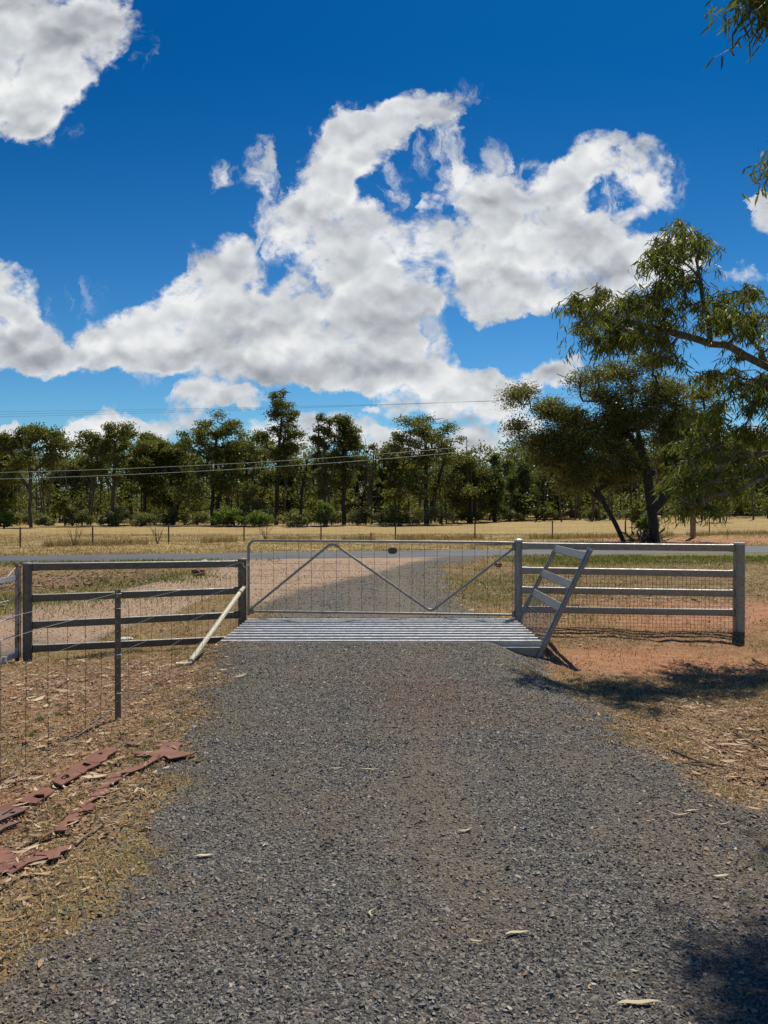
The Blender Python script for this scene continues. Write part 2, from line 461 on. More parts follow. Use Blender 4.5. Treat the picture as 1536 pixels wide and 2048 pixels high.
def m_litter(x, y):
    n = fbm(x * 1.5, y * 1.5, 71)
    a = np.exp(-((x + 2.5) / 1.1) ** 2 - ((y - 8.2) / 1.2) ** 2) * 1.6
    b = ss(-x, .95, 1.5) * (1 - ss(y, 7, 9)) * 0.75
    c = np.exp(-((x - 2.9) / 1.1) ** 2 - ((y - 5.3) / 1.3) ** 2) * 1.5 + ss(x, 1.7, 2.6) * (1 - ss(y, 7.6, 8.6)) * .6
    d = np.exp(-((x - 2.6) / .8) ** 2 - ((y - 9.9) / .4) ** 2) * .9 + np.exp(-((y - 10.1) / .5) ** 2) * ss(x, 2.2, 3) * .35
    e = ss(-x, 4.5, 5.5) * np.exp(-((y - 17.6 - .2 * (x + 8)) / 1.1) ** 2) * 1.6
    f = np.exp(-((x - 4.5) / 3.0) ** 2 - ((y - 14.5) / 1.6) ** 2) * .5
    return np.clip((a + b + c + d + e + f) * (.3 + n * 1.2) - .1, 0, 1.2)


def m_dust(x, y):
    n = fbm(x * 1.1, y * .45, 131); n2 = fbm(x * 3, y * 3, 137)
    st = .9 * np.exp(-((x - .28) / .30) ** 2) + .55 * np.exp(-((x + .55) / .16) ** 2) + .6 * np.exp(-((x - 1.25) / .22) ** 2) + .45 * np.exp(-((x + 1.15) / .2) ** 2)
    far = .55 * ss(y, 5, 8.5)
    return np.clip(.78 * (st + far) * (.15 + 1.2 * n) * (.5 + n2) * ss(y, 2.2, 4.2), 0, 1)


def m_stain(x, y):
    return np.clip(np.exp(-((x - .35) / .38) ** 2 - ((y - 6.4) / .75) ** 2) * 1.3 + np.exp(-((x - .3) / .15) ** 2) * .35 * ss(y, 3, 4) * (1 - ss(y, 6, 8)), 0, 1)


# ------------------------------------------------------------------ materials
MATS = {}


def mat(name, fn):
    if name in MATS: return MATS[name]
    m = bpy.data.materials.new(name); m.use_nodes = True
    t = NT(m.node_tree); b = m.node_tree.nodes['Principled BSDF']
    fn(t, b); MATS[name] = m; return m


def bump(t, b, h, strength=0.4, dist=0.01):
    n = t.new('ShaderNodeBump'); n.inputs['Strength'].default_value = strength; n.inputs['Distance'].default_value = dist
    t.l.new(h, n.inputs['Height']); t.l.new(n.outputs[0], b.inputs['Normal']); return n


def objco(t): return t.new('ShaderNodeTexCoord').outputs['Object']


def wpos(t): return t.new('ShaderNodeNewGeometry').outputs['Position']


def m_galv(name, c0, c1, rough=0.42, metallic=0.75, rust=0.0, streak=True):
    def fn(t, b):
        p = wpos(t)
        n = t.noise(p, 14, 5, .6); v = t.new('ShaderNodeTexVoronoi'); t.l.new(p, v.inputs[0]); v.inputs['Scale'].default_value = 55
        f = t.math('ADD', t.math('MULTIPLY', n, .75), t.math('MULTIPLY', v.outputs['Distance'], .4))
        c = t.mix(t.smooth(f, .3, .75), c0, c1)
        if rust:
            rn = t.noise(p, 9, 8, .7)
            c = t.mix(t.smooth(rn, .62 - rust * .3, .75 - rust * .3), c, (.20, .065, .025))
        t.l.new(c, b.inputs['Base Color'])
        b.inputs['Metallic'].default_value = metallic
        t.l.new(t.smooth(n, .2, .8, rough - .1, rough + .16), b.inputs['Roughness'])
        bump(t, b, n, .12, .004)
    return mat(name, fn)


M_GALV = m_galv('galvanised_steel', (.18, .172, .16), (.32, .31, .29), .45, .35)
M_GALVB = m_galv('bright_galvanised_steel', (.42, .43, .44), (.62, .63, .64), .42, .4)
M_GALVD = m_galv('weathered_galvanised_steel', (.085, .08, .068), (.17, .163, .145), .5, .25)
M_DARKST = m_galv('dull_olive_steel', (.13, .10, .062), (.21, .175, .115), .65, .0, .16)
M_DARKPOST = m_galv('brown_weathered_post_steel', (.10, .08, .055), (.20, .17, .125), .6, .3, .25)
M_RUSTY = m_galv('rusty_flaking_steel', (.28, .25, .22), (.44, .41, .37), .6, .2, .6)
M_CREAM = m_galv('cream_painted_pipe', (.40, .36, .25), (.58, .53, .39), .55, .0, .12)
M_WIRE = m_galv('dark_wire', (.055, .045, .04), (.11, .095, .08), .6, .3)
M_WIREG = m_galv('grey_wire', (.22, .215, .205), (.38, .37, .355), .5, .4)
M_WIRED = m_galv('gate_mesh_wire', (.10, .095, .09), (.20, .19, .18), .5, .4)
M_WIREL = m_galv('pale_wire_and_hole_light', (.45, .45, .43), (.65, .65, .63), .45, .5)
M_RUSTPOST = m_galv('rust_brown_post_paint', (.045, .022, .016), (.09, .045, .03), .8, 0)


def f_rustplate(t, b):
    p = wpos(t); n = t.noise(p, 6, 8, .65); n2 = t.noise(p, 60, 4, .6)
    c = t.mix(t.smooth(n, .35, .7), (.15, .060, .036), (.25, .105, .062))
    c = t.mix(t.smooth(n2, .5, .8), c, (.14, .055, .04))
    c = t.mix(t.smooth(t.noise(p, 2.2, 3, .5), .55, .68), c, (.17, .105, .085))
    t.l.new(c, b.inputs['Base Color']); b.inputs['Roughness'].default_value = .75; bump(t, b, n2, .3, .003)
M_RUSTPLATE = mat('rusted_steel_plate', f_rustplate)


def f_ground(t, b):
    p = wpos(t)
    A = lambda k: t.new('ShaderNodeAttribute', attribute_name=k).outputs['Fac']
    n_lo = t.noise(p, .9, 6, .6); n_md = t.noise(p, 7, 6, .65); n_hi = t.noise(p, 60, 4, .7)
    v = t.new('ShaderNodeTexVoronoi'); t.l.new(p, v.inputs[0]); v.inputs['Scale'].default_value = 75
    v2 = t.new('ShaderNodeTexVoronoi'); t.l.new(p, v2.inputs[0]); v2.inputs['Scale'].default_value = 28
    # dry grass / straw
    st = t.mix(t.smooth(n_md, .3, .7), (.24, .155, .062), (.43, .30, .13))
    st = t.mix(t.smooth(n_lo, .42, .62), st, t.mix(t.smooth(n_md, .4, .6), (.28, .165, .075), (.36, .25, .115)))
    st = t.mix(t.smooth(n_hi, .35, .7), t.mix(.5, st, (.08, .055, .03), 'MULTIPLY'), st)
    # far paddock paler, smoother, banded
    sp = t.new('ShaderNodeSeparateXYZ'); t.l.new(p, sp.inputs[0])
    mp = t.new('ShaderNodeMapping'); t.l.new(p, mp.inputs[0]); mp.inputs['Scale'].default_value = (.2, .6, 1)
    band = t.noise(mp.outputs[0], 1.6, 6, .65)
    pad = t.mix(t.smooth(band, .35, .68), (.29, .20, .072), (.46, .325, .13))
    pad = t.mix(t.smooth(n_md, .45, .8), pad, (.23, .18, .075))
    st = t.mix(t.smooth(sp.outputs[1], 24, 30), st, pad)
    # red earth
    dt = t.mix(t.smooth(n_md, .3, .7), (.33, .145, .068), (.47, .235, .125))
    dt = t.mix(t.smooth(n_hi, .5, .8), dt, (.20, .09, .045))
    c = t.mix(A('dirt'), st, dt)
    lt = t.mix(t.smooth(n_hi, .35, .65), (.15, .092, .055), (.40, .27, .165))
    c = t.mix(t.math('MULTIPLY', A('litter'), .7, clamp=True), c, lt)
    gr = t.mix(t.smooth(n_hi, .3, .7), (.075, .10, .022), (.19, .20, .06))
    c = t.mix(t.math('MULTIPLY', A('green'), t.smooth(n_md, .3, .6), clamp=True), c, gr)
    # gravels
    vr = t.new('ShaderNodeSeparateColor'); t.l.new(v.outputs['Color'], vr.inputs[0])
    gv = t.ramp(vr.outputs[0], [(0, (.032, .031, .029)), (.5, (.105, .099, .088)), (.85, (.18, .168, .15)), (1, (.30, .26, .2))])
    gv = t.mix(t.smooth(n_lo, .42, .62), gv, t.mix(.55, gv, (.17, .125, .08)))
    stain = t.math('MULTIPLY', A('stain'), t.smooth(n_md, .3, .6))
    gv = t.mix(t.math('MULTIPLY', A('dust'), .85), gv, t.mix(t.smooth(n_hi, .3, .7), (.115, .098, .070), (.22, .19, .14)))
    gv = t.mix(t.math('MULTIPLY', stain, .6), gv, (.16, .085, .055))
    pk = t.ramp(vr.outputs[1], [(0, (.27, .18, .11)), (.5, (.42, .295, .19)), (1, (.52, .39, .27))])
    pk = t.mix(t.smooth(n_lo, .35, .7), pk, t.mix(.4, pk, (.38, .21, .13)))
    gg = t.mix(A('pink'), gv, pk)
    gm = t.smooth(t.math('ADD', A('gravel'), t.math('MULTIPLY', t.math('SUBTRACT', n_md, .5), .9)), .35, .62)
    c = t.mix(gm, c, gg)
    t.l.new(c, b.inputs['Base Color']); b.inputs['Roughness'].default_value = .92
    b.inputs['Specular IOR Level'].default_value = .25
    h = t.math('ADD', t.math('ADD', t.math('MULTIPLY', v.outputs['Distance'], -.8), t.math('MULTIPLY', n_hi, .8)), t.math('MULTIPLY', n_md, 1.2))
    bump(t, b, h, .9, .018)
M_GROUND = mat('ground_earth', f_ground)


def f_asphalt(t, b):
    p = wpos(t); n = t.noise(p, 1.2, 6, .6); h = t.noise(p, 120, 3, .7)
    c = t.mix(t.smooth(n, .3, .7), (.062, .064, .068), (.10, .102, .108))
    c = t.mix(t.smooth(h, .4, .7), t.mix(.4, c, (.04, .04, .045)), c)
    t.l.new(c, b.inputs['Base Color']); b.inputs['Roughness'].default_value = .75; bump(t, b, h, .5, .006)
M_ASPH = mat('asphalt', f_asphalt)


def leafmat(name, dark, light, trans=.35, rough=.5, odd=None, oddp=.93):
    def fn(t, b):
        r = t.new('ShaderNodeAttribute', attribute_name='rnd').outputs['Fac']
        p = wpos(t); n = t.noise(p, 1.1, 3, .5)
        f = t.math('ADD', t.math('MULTIPLY', r, .65), t.math('MULTIPLY', n, .5))
        c = t.mix(t.smooth(f, .2, .95), dark, light)
        if odd: c = t.mix(t.math('GREATER_THAN', r, oddp), c, odd)
        t.l.new(c, b.inputs['Base Color']); b.inputs['Roughness'].default_value = rough
        b.inputs['Specular IOR Level'].default_value = .25 if rough < .51 else .15
        if trans:
            tr = t.new('ShaderNodeBsdfTranslucent')
            cc = t.mix(1.0, c, (1.5, 1.55, .7), 'MULTIPLY'); t.l.new(cc, tr.inputs[0])
            ms = t.new('ShaderNodeMixShader'); ms.inputs[0].default_value = trans
            out = t.n['Material Output']
            t.l.new(b.outputs[0], ms.inputs[1]); t.l.new(tr.outputs[0], ms.inputs[2]); t.l.new(ms.outputs[0], out.inputs[0])
    return mat(name, fn)


L_OLIVE = leafmat('olive_foliage', (.065, .078, .018), (.205, .205, .055), .42)
L_DARK = leafmat('dark_foliage', (.058, .072, .018), (.175, .178, .05), .42)
L_GREEN = leafmat('fresh_green_foliage', (.08, .13, .02), (.20, .26, .06), .42)
L_SHRUB = leafmat('grey_green_shrub_foliage', (.13, .145, .06), (.27, .27, .13), .35)
L_PINE = leafmat('cypress_foliage', (.045, .072, .018), (.12, .15, .042), .36)
L_NEAR = leafmat('gum_leaf', (.060, .080, .014), (.19, .205, .048), .38, .5, (.22, .09, .04), .985)
L_WATTLE = leafmat('wattle_leaf', (.065, .070, .018), (.24, .225, .075), .4, .42)
L_STRAW = leafmat('straw', (.22, .155, .07), (.66, .52, .29), .12, .8)
L_GRASS = leafmat('green_grass_blade', (.06, .10, .02), (.22, .27, .08), .25, .7, (.4, .32, .16), .7)
L_LITTER = leafmat('dry_leaf', (.17, .095, .05), (.52, .36, .21), 0, .75, (.14, .07, .045), .82)
L_LITTER2 = leafmat('pale_litter_leaf', (.28, .19, .115), (.60, .47, .31), 0, .7, (.30, .15, .09), .85)
L_PALE = leafmat('pale_dry_leaf', (.42, .37, .24), (.58, .52, .36), 0, .6)


def f_stone(t, b):
    r = t.new('ShaderNodeAttribute', attribute_name='rnd').outputs['Fac']
    c = t.ramp(r, [(0, (.040, .040, .040)), (.5, (.118, .116, .111)), (.86, (.21, .20, .185)), (.95, (.21, .17, .125)), (1, (.42, .36, .27))])
    p = wpos(t); n = t.noise(p, 1.0, 4, .6)
    c = t.mix(t.math('MULTIPLY', t.new('ShaderNodeAttribute', attribute_name='dust').outputs['Fac'], .6), c, (.18, .16, .12))
    st = t.new('ShaderNodeAttribute', attribute_name='stain').outputs['Fac']
    c = t.mix(t.smooth(n, .46, .66), c, t.mix(.38, c, (.17, .125, .08)))
    c = t.mix(t.math('MULTIPLY', st, .38), c, (.17, .09, .06))
    pk = t.new('ShaderNodeAttribute', attribute_name='pink').outputs['Fac']
    c = t.mix(pk, c, t.ramp(r, [(0, (.28, .19, .12)), (.6, (.42, .295, .195)), (1, (.56, .44, .32))]))
    t.l.new(c, b.inputs['Base Color']); b.inputs['Roughness'].default_value = .62
M_STONE = mat('bluestone_chip', f_stone)


def barkmat(name, c0, c1, scale=1.0):
    def fn(t, b):
        p = objco(t); mp = t.new('ShaderNodeMapping'); t.l.new(p, mp.inputs[0]); mp.inputs['Scale'].default_value = (6 * scale, 6 * scale, 1.2 * scale)
        n = t.noise(mp.outputs[0], 2.5, 8, .65)
        t.l.new(t.mix(t.smooth(n, .35, .65), c0, c1), b.inputs['Base Color']); b.inputs['Roughness'].default_value = .9
        bump(t, b, n, .7, .03)
    return mat(name, fn)


B_DARK = barkmat('dark_bark', (.018, .015, .012), (.06, .05, .04))
B_BROWN = barkmat('brown_bark', (.05, .038, .028), (.13, .10, .075))
B_PALE = barkmat('smooth_gum_bark', (.12, .095, .08), (.30, .265, .23), 2)
B_DEAD = barkmat('grey_dead_wood', (.10, .085, .07), (.24, .21, .18))
B_POLE = barkmat('weathered_pole_wood', (.17, .125, .085), (.30, .24, .18))
B_STICK = barkmat('fallen_stick_wood', (.22, .13, .085), (.48, .36, .27), 4)


def f_conc(t, b):
    p = wpos(t); n = t.noise(p, 8, 8, .65)
    t.l.new(t.mix(t.smooth(n, .3, .7), (.22, .20, .17), (.42, .40, .36)), b.inputs['Base Color']); b.inputs['Roughness'].default_value = .9; bump(t, b, n, .4, .01)
M_CONC = mat('old_concrete', f_conc)
M_DARKPLATE = m_galv('dark_sign_and_pipe_shade', (.05, .05, .05), (.09, .09, .085), .6, .2)


def f_rock(t, b):
    p = wpos(t); n = t.noise(p, 12, 6, .6)
    t.l.new(t.mix(t.smooth(n, .3, .7), (.45, .42, .36), (.68, .64, .56)), b.inputs['Base Color']); b.inputs['Roughness'].default_value = .85
M_ROCK = mat('pale_rock', f_rock)


def f_terracotta(t, b):
    p = wpos(t); n = t.noise(p, 9, 5, .6)
    t.l.new(t.mix(t.smooth(n, .3, .7), (.20, .075, .045), (.32, .13, .08)), b.inputs['Base Color']); b.inputs['Roughness'].default_value = .85
M_TERRA = mat('red_clay_pipe', f_terracotta)

# ------------------------------------------------------------------ ground sheet
ys = [0.2]
while ys[-1] < 60:
    step = max(0.035, min(ys[-1] * 0.011, 1.2))
    if 8.9 < ys[-1] < 9.2 or 10.7 < ys[-1] < 10.95: step = 0.03
    ys.append(ys[-1] + step)
while ys[-1] < 900: ys.append(ys[-1] * 1.06)
ys = np.array([-30, -12, -5, -2, -0.8] + ys)
sx = np.linspace(-1, 1, 421)
sx = np.sign(sx) * (0.55 * np.abs(sx) + 0.45 * np.abs(sx) ** 5)
halfw = np.where(ys < 3.5, 4.5, 1.6 * ys); halfw = np.maximum(np.maximum(halfw, 4.5), np.where(ys < 0.2, 25, 0))
GX = sx[None, :] * halfw[:, None]; GY = np.repeat(ys[:, None], len(sx), 1)
GZ = ground(GX, GY)
nr, nc = GX.shape
idx = np.arange(nr * nc).reshape(nr, nc)
Fq = np.stack([idx[:-1, :-1], idx[:-1, 1:], idx[1:, 1:], idx[1:, :-1]], -1).reshape(-1, 4)
X_, Y_ = GX.ravel(), GY.ravel()


gme = np_mesh('ground', np.stack([X_, Y_, GZ.ravel()], 1), [Fq], M_GROUND, True,
              dict(gravel=np.maximum(m_gravel(X_, Y_), m_track(X_, Y_)), pink=m_pink(X_, Y_), dirt=m_dirt(X_, Y_), green=m_green(X_, Y_), litter=np.clip(m_litter(X_, Y_), 0, 1), stain=m_stain(X_, Y_), dust=m_dust(X_, Y_)))
tag(link('ground', gme), kind='structure')

# asphalt country road
mb = MB(); n = 161
xs_ = np.linspace(-70, 90, n)
rows = []
for k, fr in enumerate((0.0, 0.03, 0.5, 0.97, 1.0)):
    w_ = (fbm(xs_ * 1.7 + 5 * k, xs_ * 0, 77) - .5) * .22 if fr in (0.0, 1.0) else 0
    yy = road_near(xs_) * (1 - fr) + road_far(xs_) * fr + w_
    zz = ground(xs_, yy) + (0.004 if fr in (0.0, 1.0) else 0.022 + (0.03 if fr == .5 else 0))
    rows.append(np.stack([xs_, yy, zz], 1))
V = np.concatenate(rows); ii = np.arange(5 * n).reshape(5, n)
Fr = np.stack([ii[:-1, :-1], ii[:-1, 1:], ii[1:, 1:], ii[1:, :-1]], -1).reshape(-1, 4)
tag(link('road', np_mesh('road', V, [Fr], M_ASPH, True)), kind='structure')


# ------------------------------------------------------------------ small ground cover (uncountable stuff)
def rand_rot(n, r):
    q = r.normal(size=(n, 4)); q /= np.linalg.norm(q, axis=1)[:, None]
    a, b, c, d = q.T
    return np.stack([np.stack([1 - 2 * (c * c + d * d), 2 * (b * c - a * d), 2 * (b * d + a * c)], 1),
                     np.stack([2 * (b * c + a * d), 1 - 2 * (b * b + d * d), 2 * (c * d - a * b)], 1),
                     np.stack([2 * (b * d - a * c), 2 * (c * d + a * b), 1 - 2 * (b * b + c * c)], 1)], 1)


def scatter(n, x0, x1, y0, y1, dens, r, power=1.0):
    """rejection sample; more points near the viewer when power<0"""
    out = []
    tot = 0
    while tot < n:
        m = n * 3
        u = r.random(m)
        y = (y0 ** (1 + power) + u * (y1 ** (1 + power) - y0 ** (1 + power))) ** (1 / (1 + power)) if abs(1 + power) > 1e-6 else y0 * (y1 / y0) ** u
        hw0 = x0(y) if callable(x0) else np.full(m, x0); hw1 = x1(y) if callable(x1) else np.full(m, x1)
        x = hw0 + r.random(m) * (hw1 - hw0)
        k = r.random(m) < dens(x, y)
        out.append(np.stack([x[k], y[k]], 1)); tot += k.sum()
        if len(out) > 40: break
    return np.concatenate(out)[:n]


def stones(name, pts, size, r):
    n = len(pts)
    base = np.array([[1, 0, 0], [-1, 0, 0], [0, 1, 0], [0, -1, 0], [0, 0, 1], [0, 0, -1]], float)
    # angular chips: a jittered cube
    cube = np.array([[a, b, c] for a in (-1, 1) for b in (-1, 1) for c in (-1, 1)], float) * .72
    V = cube[None] * (0.35 + 1.1 * r.random((n, 8, 3)))
    V *= np.array([1.15, .8, .6])[None, None] * (0.75 + .5 * r.random((n, 1, 3)))
    V = np.einsum('nij,nkj->nki', rand_rot(n, r), V) * np.array([1, 1, .75])
    s = size
    V *= s[:, None, None]
    z = ground(pts[:, 0], pts[:, 1])
    V += np.stack([pts[:, 0], pts[:, 1], z + s * .12], 1)[:, None]
    f = np.array([[0, 1, 3, 2], [4, 6, 7, 5], [0, 4, 5, 1], [2, 3, 7, 6], [0, 2, 6, 4], [1, 5, 7, 3]])
    Fc = (f[None] + (np.arange(n) * 8)[:, None, None]).reshape(-1, 4)
    rep = lambda a: np.repeat(a, 8)
    me = np_mesh(name, V.reshape(-1, 3), [Fc], M_STONE, False, dict(rnd=rep(r.random(n)), stain=rep(m_stain(pts[:, 0], pts[:, 1])), dust=rep(m_dust(pts[:, 0], pts[:, 1])), pink=rep(m_pink(pts[:, 0], pts[:, 1]))))
    return tag(link(name, me), kind='stuff')


r1 = np.random.default_rng(11)
hwv = lambda y: 0.60 * y + .9


def dens_g(x, y):
    d = np.maximum(m_gravel(x, y), m_track(x, y) * (y > 10))
    rut = 0.72 + .28 * np.clip((np.exp(-((x + .95) / .35) ** 2) + np.exp(-((x - 1.2) / .4) ** 2) + np.exp(-(x / .3) ** 2)), 0, 1)
    return d * (1 - .62 * m_dust(x, y)) * (0.6 + .6 * fbm(x * 2, y * 2, 5)) * (1 - ((np.abs(x) < 2.0) & (y > 8.93) & (y < 10.95)))


p1 = scatter(78000, lambda y: -hwv(y), lambda y: hwv(y), 1.9, 5.2, dens_g, r1, 0.2)
sz = np.exp(r1.normal(math.log(.0046), .42, len(p1))); sz = np.clip(sz, .002, .0125)
s1 = stones('gravel_stones', p1, sz, r1)
tag(s1, 'dark bluestone gravel chips covering the driveway in the foreground', 'gravel')
p2 = scatter(60000, lambda y: -hwv(y), lambda y: hwv(y), 5.0, 9.0, dens_g, r1, 0.6)
s2 = stones('gravel_stones', p2, np.clip(np.exp(r1.normal(math.log(.0056), .35, len(p2))), .003, .014), r1)
tag(s2, 'dark gravel chips on the driveway just before the cattle grid', 'gravel')
p3 = scatter(30000, lambda y: -hwv(y), lambda y: hwv(y), 10.9, 23.0, dens_g, r1, 0.6)
s3 = stones('gravel_stones', p3, np.clip(np.exp(r1.normal(math.log(.0075), .4, len(p3))), .003, .018), r1)
tag(s3, 'pink and grey gravel chips beyond the gate and on the side track', 'gravel')
# strays spilled onto the verges
p4 = scatter(9000, lambda y: -hwv(y), lambda y: hwv(y), 2.0, 9.0, lambda x, y: .35 * ss(2.7 - np.abs(x), 0, 1.4) * (1 - m_gravel(x, y)), r1, 0.3)
s4 = stones('gravel_stones', p4, np.clip(np.exp(r1.normal(math.log(.0055), .4, len(p4))), .003, .014), r1)
tag(s4, 'stray gravel chips spilled over the grassy verges of the driveway', 'gravel')


def leaves_flat(name, pts, L, W, r, material, lift=.01, tilt=.5, curl=.25):
    n = len(pts)
    # leaf: 4 stations, sickle-shaped, curled
    tpar = np.array([0, .3, .68, 1.0]); wpar = np.array([.12, 1, .85, .04])
    ang = r.random(n) * 2 * math.pi
    dx, dy = np.cos(ang), np.sin(ang)
    bend = (r.random(n) - .5) * .7; cz = (r.random(n) - .3) * curl; tl = (r.random(n) - .5) * tilt; roll = (r.random(n) - .5) * 1.2
    V = np.zeros((n, 8, 3))
    z0 = ground(pts[:, 0], pts[:, 1]) + lift * (.2 + r.random(n))
    for k in range(4):
        s_ = (tpar[k] - .5) * L; side0 = bend * L * (4 * (tpar[k] - .5) ** 2) * .35
        for q, sg in enumerate((-1, 1)):
            sd_ = side0 + sg * wpar[k] * W / 2
            V[:, 2 * k + q, 0] = pts[:, 0] + dx * s_ - dy * sd_
            V[:, 2 * k + q, 1] = pts[:, 1] + dy * s_ + dx * sd_
            V[:, 2 * k + q, 2] = z0 + np.abs(cz) * L * (4 * (tpar[k] - .5) ** 2) * .5 + tl * s_ * .5 + sg * np.sin(roll) * wpar[k] * W / 2 + np.abs(tl) * L * .25
    f = np.array([[0, 1, 3, 2], [2, 3, 5, 4], [4, 5, 7, 6]])
    Fc = (f[None] + (np.arange(n) * 8)[:, None, None]).reshape(-1, 4)
    me = np_mesh(name, V.reshape(-1, 3), [Fc], material, True, dict(rnd=np.repeat(r.random(n), 8)))
    return link(name, me)


nopit = lambda x, y: ~((np.abs(x) < 2.02) & (y > 8.9) & (y < 10.95))
p = scatter(50000, lambda y: -hwv(y), lambda y: hwv(y), 1.9, 11.2, lambda x, y: np.clip(m_litter(x, y), 0, 1) * nopit(x, y) * (1 - .93 * m_gravel(x, y)), r1, 0.35)
L = np.clip(np.exp(r1.normal(math.log(.028), .45, len(p))), .012, .09)
o = leaves_flat('leaf_litter', p, L, L * (.12 + .16 * r1.random(len(p))), r1, L_LITTER, .012)
tag(o, 'dry curled gum leaf litter on both verges of the driveway', 'leaf litter', kind='stuff')
p = scatter(40000, lambda y: -hwv(y), lambda y: hwv(y), 1.9, 11.2, lambda x, y: (.35 + np.clip(m_litter(x, y), 0, 1)) * nopit(x, y) * (1 - .96 * m_gravel(x, y)), r1, 0.2)
L = np.clip(np.exp(r1.normal(math.log(.016), .4, len(p))), .01, .05)
o = leaves_flat('bark_chips', p, L, L * (.25 + .3 * r1.random(len(p))), r1, L_LITTER, .008)
tag(o, 'small bark flakes and leaf crumbs over the dusty verges', 'bark chips', kind='stuff')
p = scatter(2500, lambda y: -hwv(y), lambda y: hwv(y), 1.9, 9.5, lambda x, y: (.9 * ss(-x, 1.0, 1.5) + ss(x, 1.8, 2.3) * np.exp(-((y - 5.3) / 1.2) ** 2)) * np.clip(fbm(x * 2.2, y * 2.2, 101) * 3 - 1.1, 0, 1) * (1 - .9 * m_gravel(x, y)), r1, 0.2)
L = np.clip(np.exp(r1.normal(math.log(.065), .35, len(p))), .03, .15)
o = leaves_flat('leaf_litter', p, L, L * (.12 + .13 * r1.random(len(p))), r1, L_LITTER2, .02)
tag(o, 'larger pale curled gum leaves lying in drifts on the verges', 'leaf litter', kind='stuff')
p = scatter(9000, lambda y: -hwv(y) * 1.05, lambda y: hwv(y) * 1.05, 11.0, 21.5, lambda x, y: np.clip(m_litter(x, y) + .1, 0, 1) * (1 - m_gravel(x, y)) * (1 - m_track(x, y)), r1, 0.4)
L = np.clip(np.exp(r1.normal(math.log(.07), .4, len(p))), .025, .16)
o = leaves_flat('leaf_litter', p, L, L * (.16 + .2 * r1.random(len(p))), r1, L_LITTER, .02)
tag(o, 'leaf litter caught on the drain bank beyond the left rail fence', 'leaf litter', kind='stuff')


def blades(name, pts, H, W, r, material, lean=.9, seg=1):
    n = len(pts)
    ang = r.random(n) * 2 * math.pi; fa = r.random(n) * 2 * math.pi
    ln = lean * (0.25 + .75 * r.random(n))
    z0 = ground(pts[:, 0], pts[:, 1]) - .003
    V = np.zeros((n, 5, 3))
    dirx, diry = np.cos(ang), np.sin(ang); sx_, sy_ = np.cos(fa), np.sin(fa)
    for k, (t_, wk) in enumerate(((0, 1), (.55, .75), (1, 0))):
        hx = ln * t_ ** 1.5 * H; hz = H * t_ * np.sqrt(np.clip(1 - (ln * .9) ** 2 * t_, .04, 1))
        cx = pts[:, 0] + dirx * hx; cy = pts[:, 1] + diry * hx
        if k < 2:
            V[:, 2 * k, 0] = cx - sx_ * W * wk / 2; V[:, 2 * k, 1] = cy - sy_ * W * wk / 2; V[:, 2 * k, 2] = z0 + hz
            V[:, 2 * k + 1, 0] = cx + sx_ * W * wk / 2; V[:, 2 * k + 1, 1] = cy + sy_ * W * wk / 2; V[:, 2 * k + 1, 2] = z0 + hz
        else:
            V[:, 4, 0] = cx; V[:, 4, 1] = cy; V[:, 4, 2] = z0 + hz
    b = (np.arange(n) * 5)[:, None]
    me = np_mesh(name, V.reshape(-1, 3), [np.array([[0, 1, 3, 2]]) + b, np.array([[2, 3, 4]]) + b], material, False, dict(rnd=np.repeat(r.random(n), 5)))
    return link(name, me)


offroad = lambda x, y: (y < road_near(x) - .1) | (y > road_far(x) + .1)
clump = lambda x, y, s=3.0, sd_=91: np.clip(fbm(x * s, y * s, sd_) * 3.2 - 1.2, 0, 1)
d_near = lambda x, y: (clump(x, y) * .9 + .1) * (1 - m_gravel(x, y)) * (1 - .8 * np.clip(m_dirt(x, y) * 1.3, 0, 1)) * nopit(x, y) * (1 - m_track(x, y))
p = scatter(112000, lambda y: -hwv(y), lambda y: hwv(y), 1.9, 11.0, d_near, r1, 0.2)
tag(blades('dry_grass', p, .012 + .035 * r1.random(len(p)), .0022 + .0012 * p[:, 1] * .35, r1, L_STRAW, 1.2), 'short straw-coloured dry grass on the near verges', 'dry grass', kind='stuff')
p = scatter(52000, lambda y: -hwv(y) * 1.1, lambda y: hwv(y) * 1.1, 10.9, 25.0, lambda x, y: d_near(x, y) * offroad(x, y), r1, 0.4)
tag(blades('dry_grass', p, .03 + .06 * r1.random(len(p)), .010, r1, L_STRAW, 1.1), 'dry yellow grass between the fence and the asphalt road', 'dry grass', kind='stuff')
p = scatter(60000, lambda y: -hwv(y) * 1.1, lambda y: hwv(y) * 1.1, 25.0, 48.0, lambda x, y: (y > road_far(x) + .2) * (.25 + .75 * clump(x, y, .8, 95)) * (1 - .9 * m_dirt(x, y)), r1, 0.6)
tag(blades('dry_grass', p, .05 + .09 * r1.random(len(p)), .02, r1, L_STRAW, 1.0), 'mown golden grass on the far side of the road', 'dry grass', kind='stuff')
p = scatter(30000, lambda y: -hwv(y), lambda y: hwv(y), 2.0, 25.0, lambda x, y: m_green(x, y) * (1 - m_gravel(x, y) * .8) * nopit(x, y) * offroad(x, y), r1, 0.6)
tag(blades('green_grass', p, (.02 + .04 * r1.random(len(p))) * (1 + p[:, 1] / 20), .003 + .0006 * p[:, 1], r1, L_GRASS, .8), 'patches of short green grass among the dry verge', 'grass', kind='stuff')

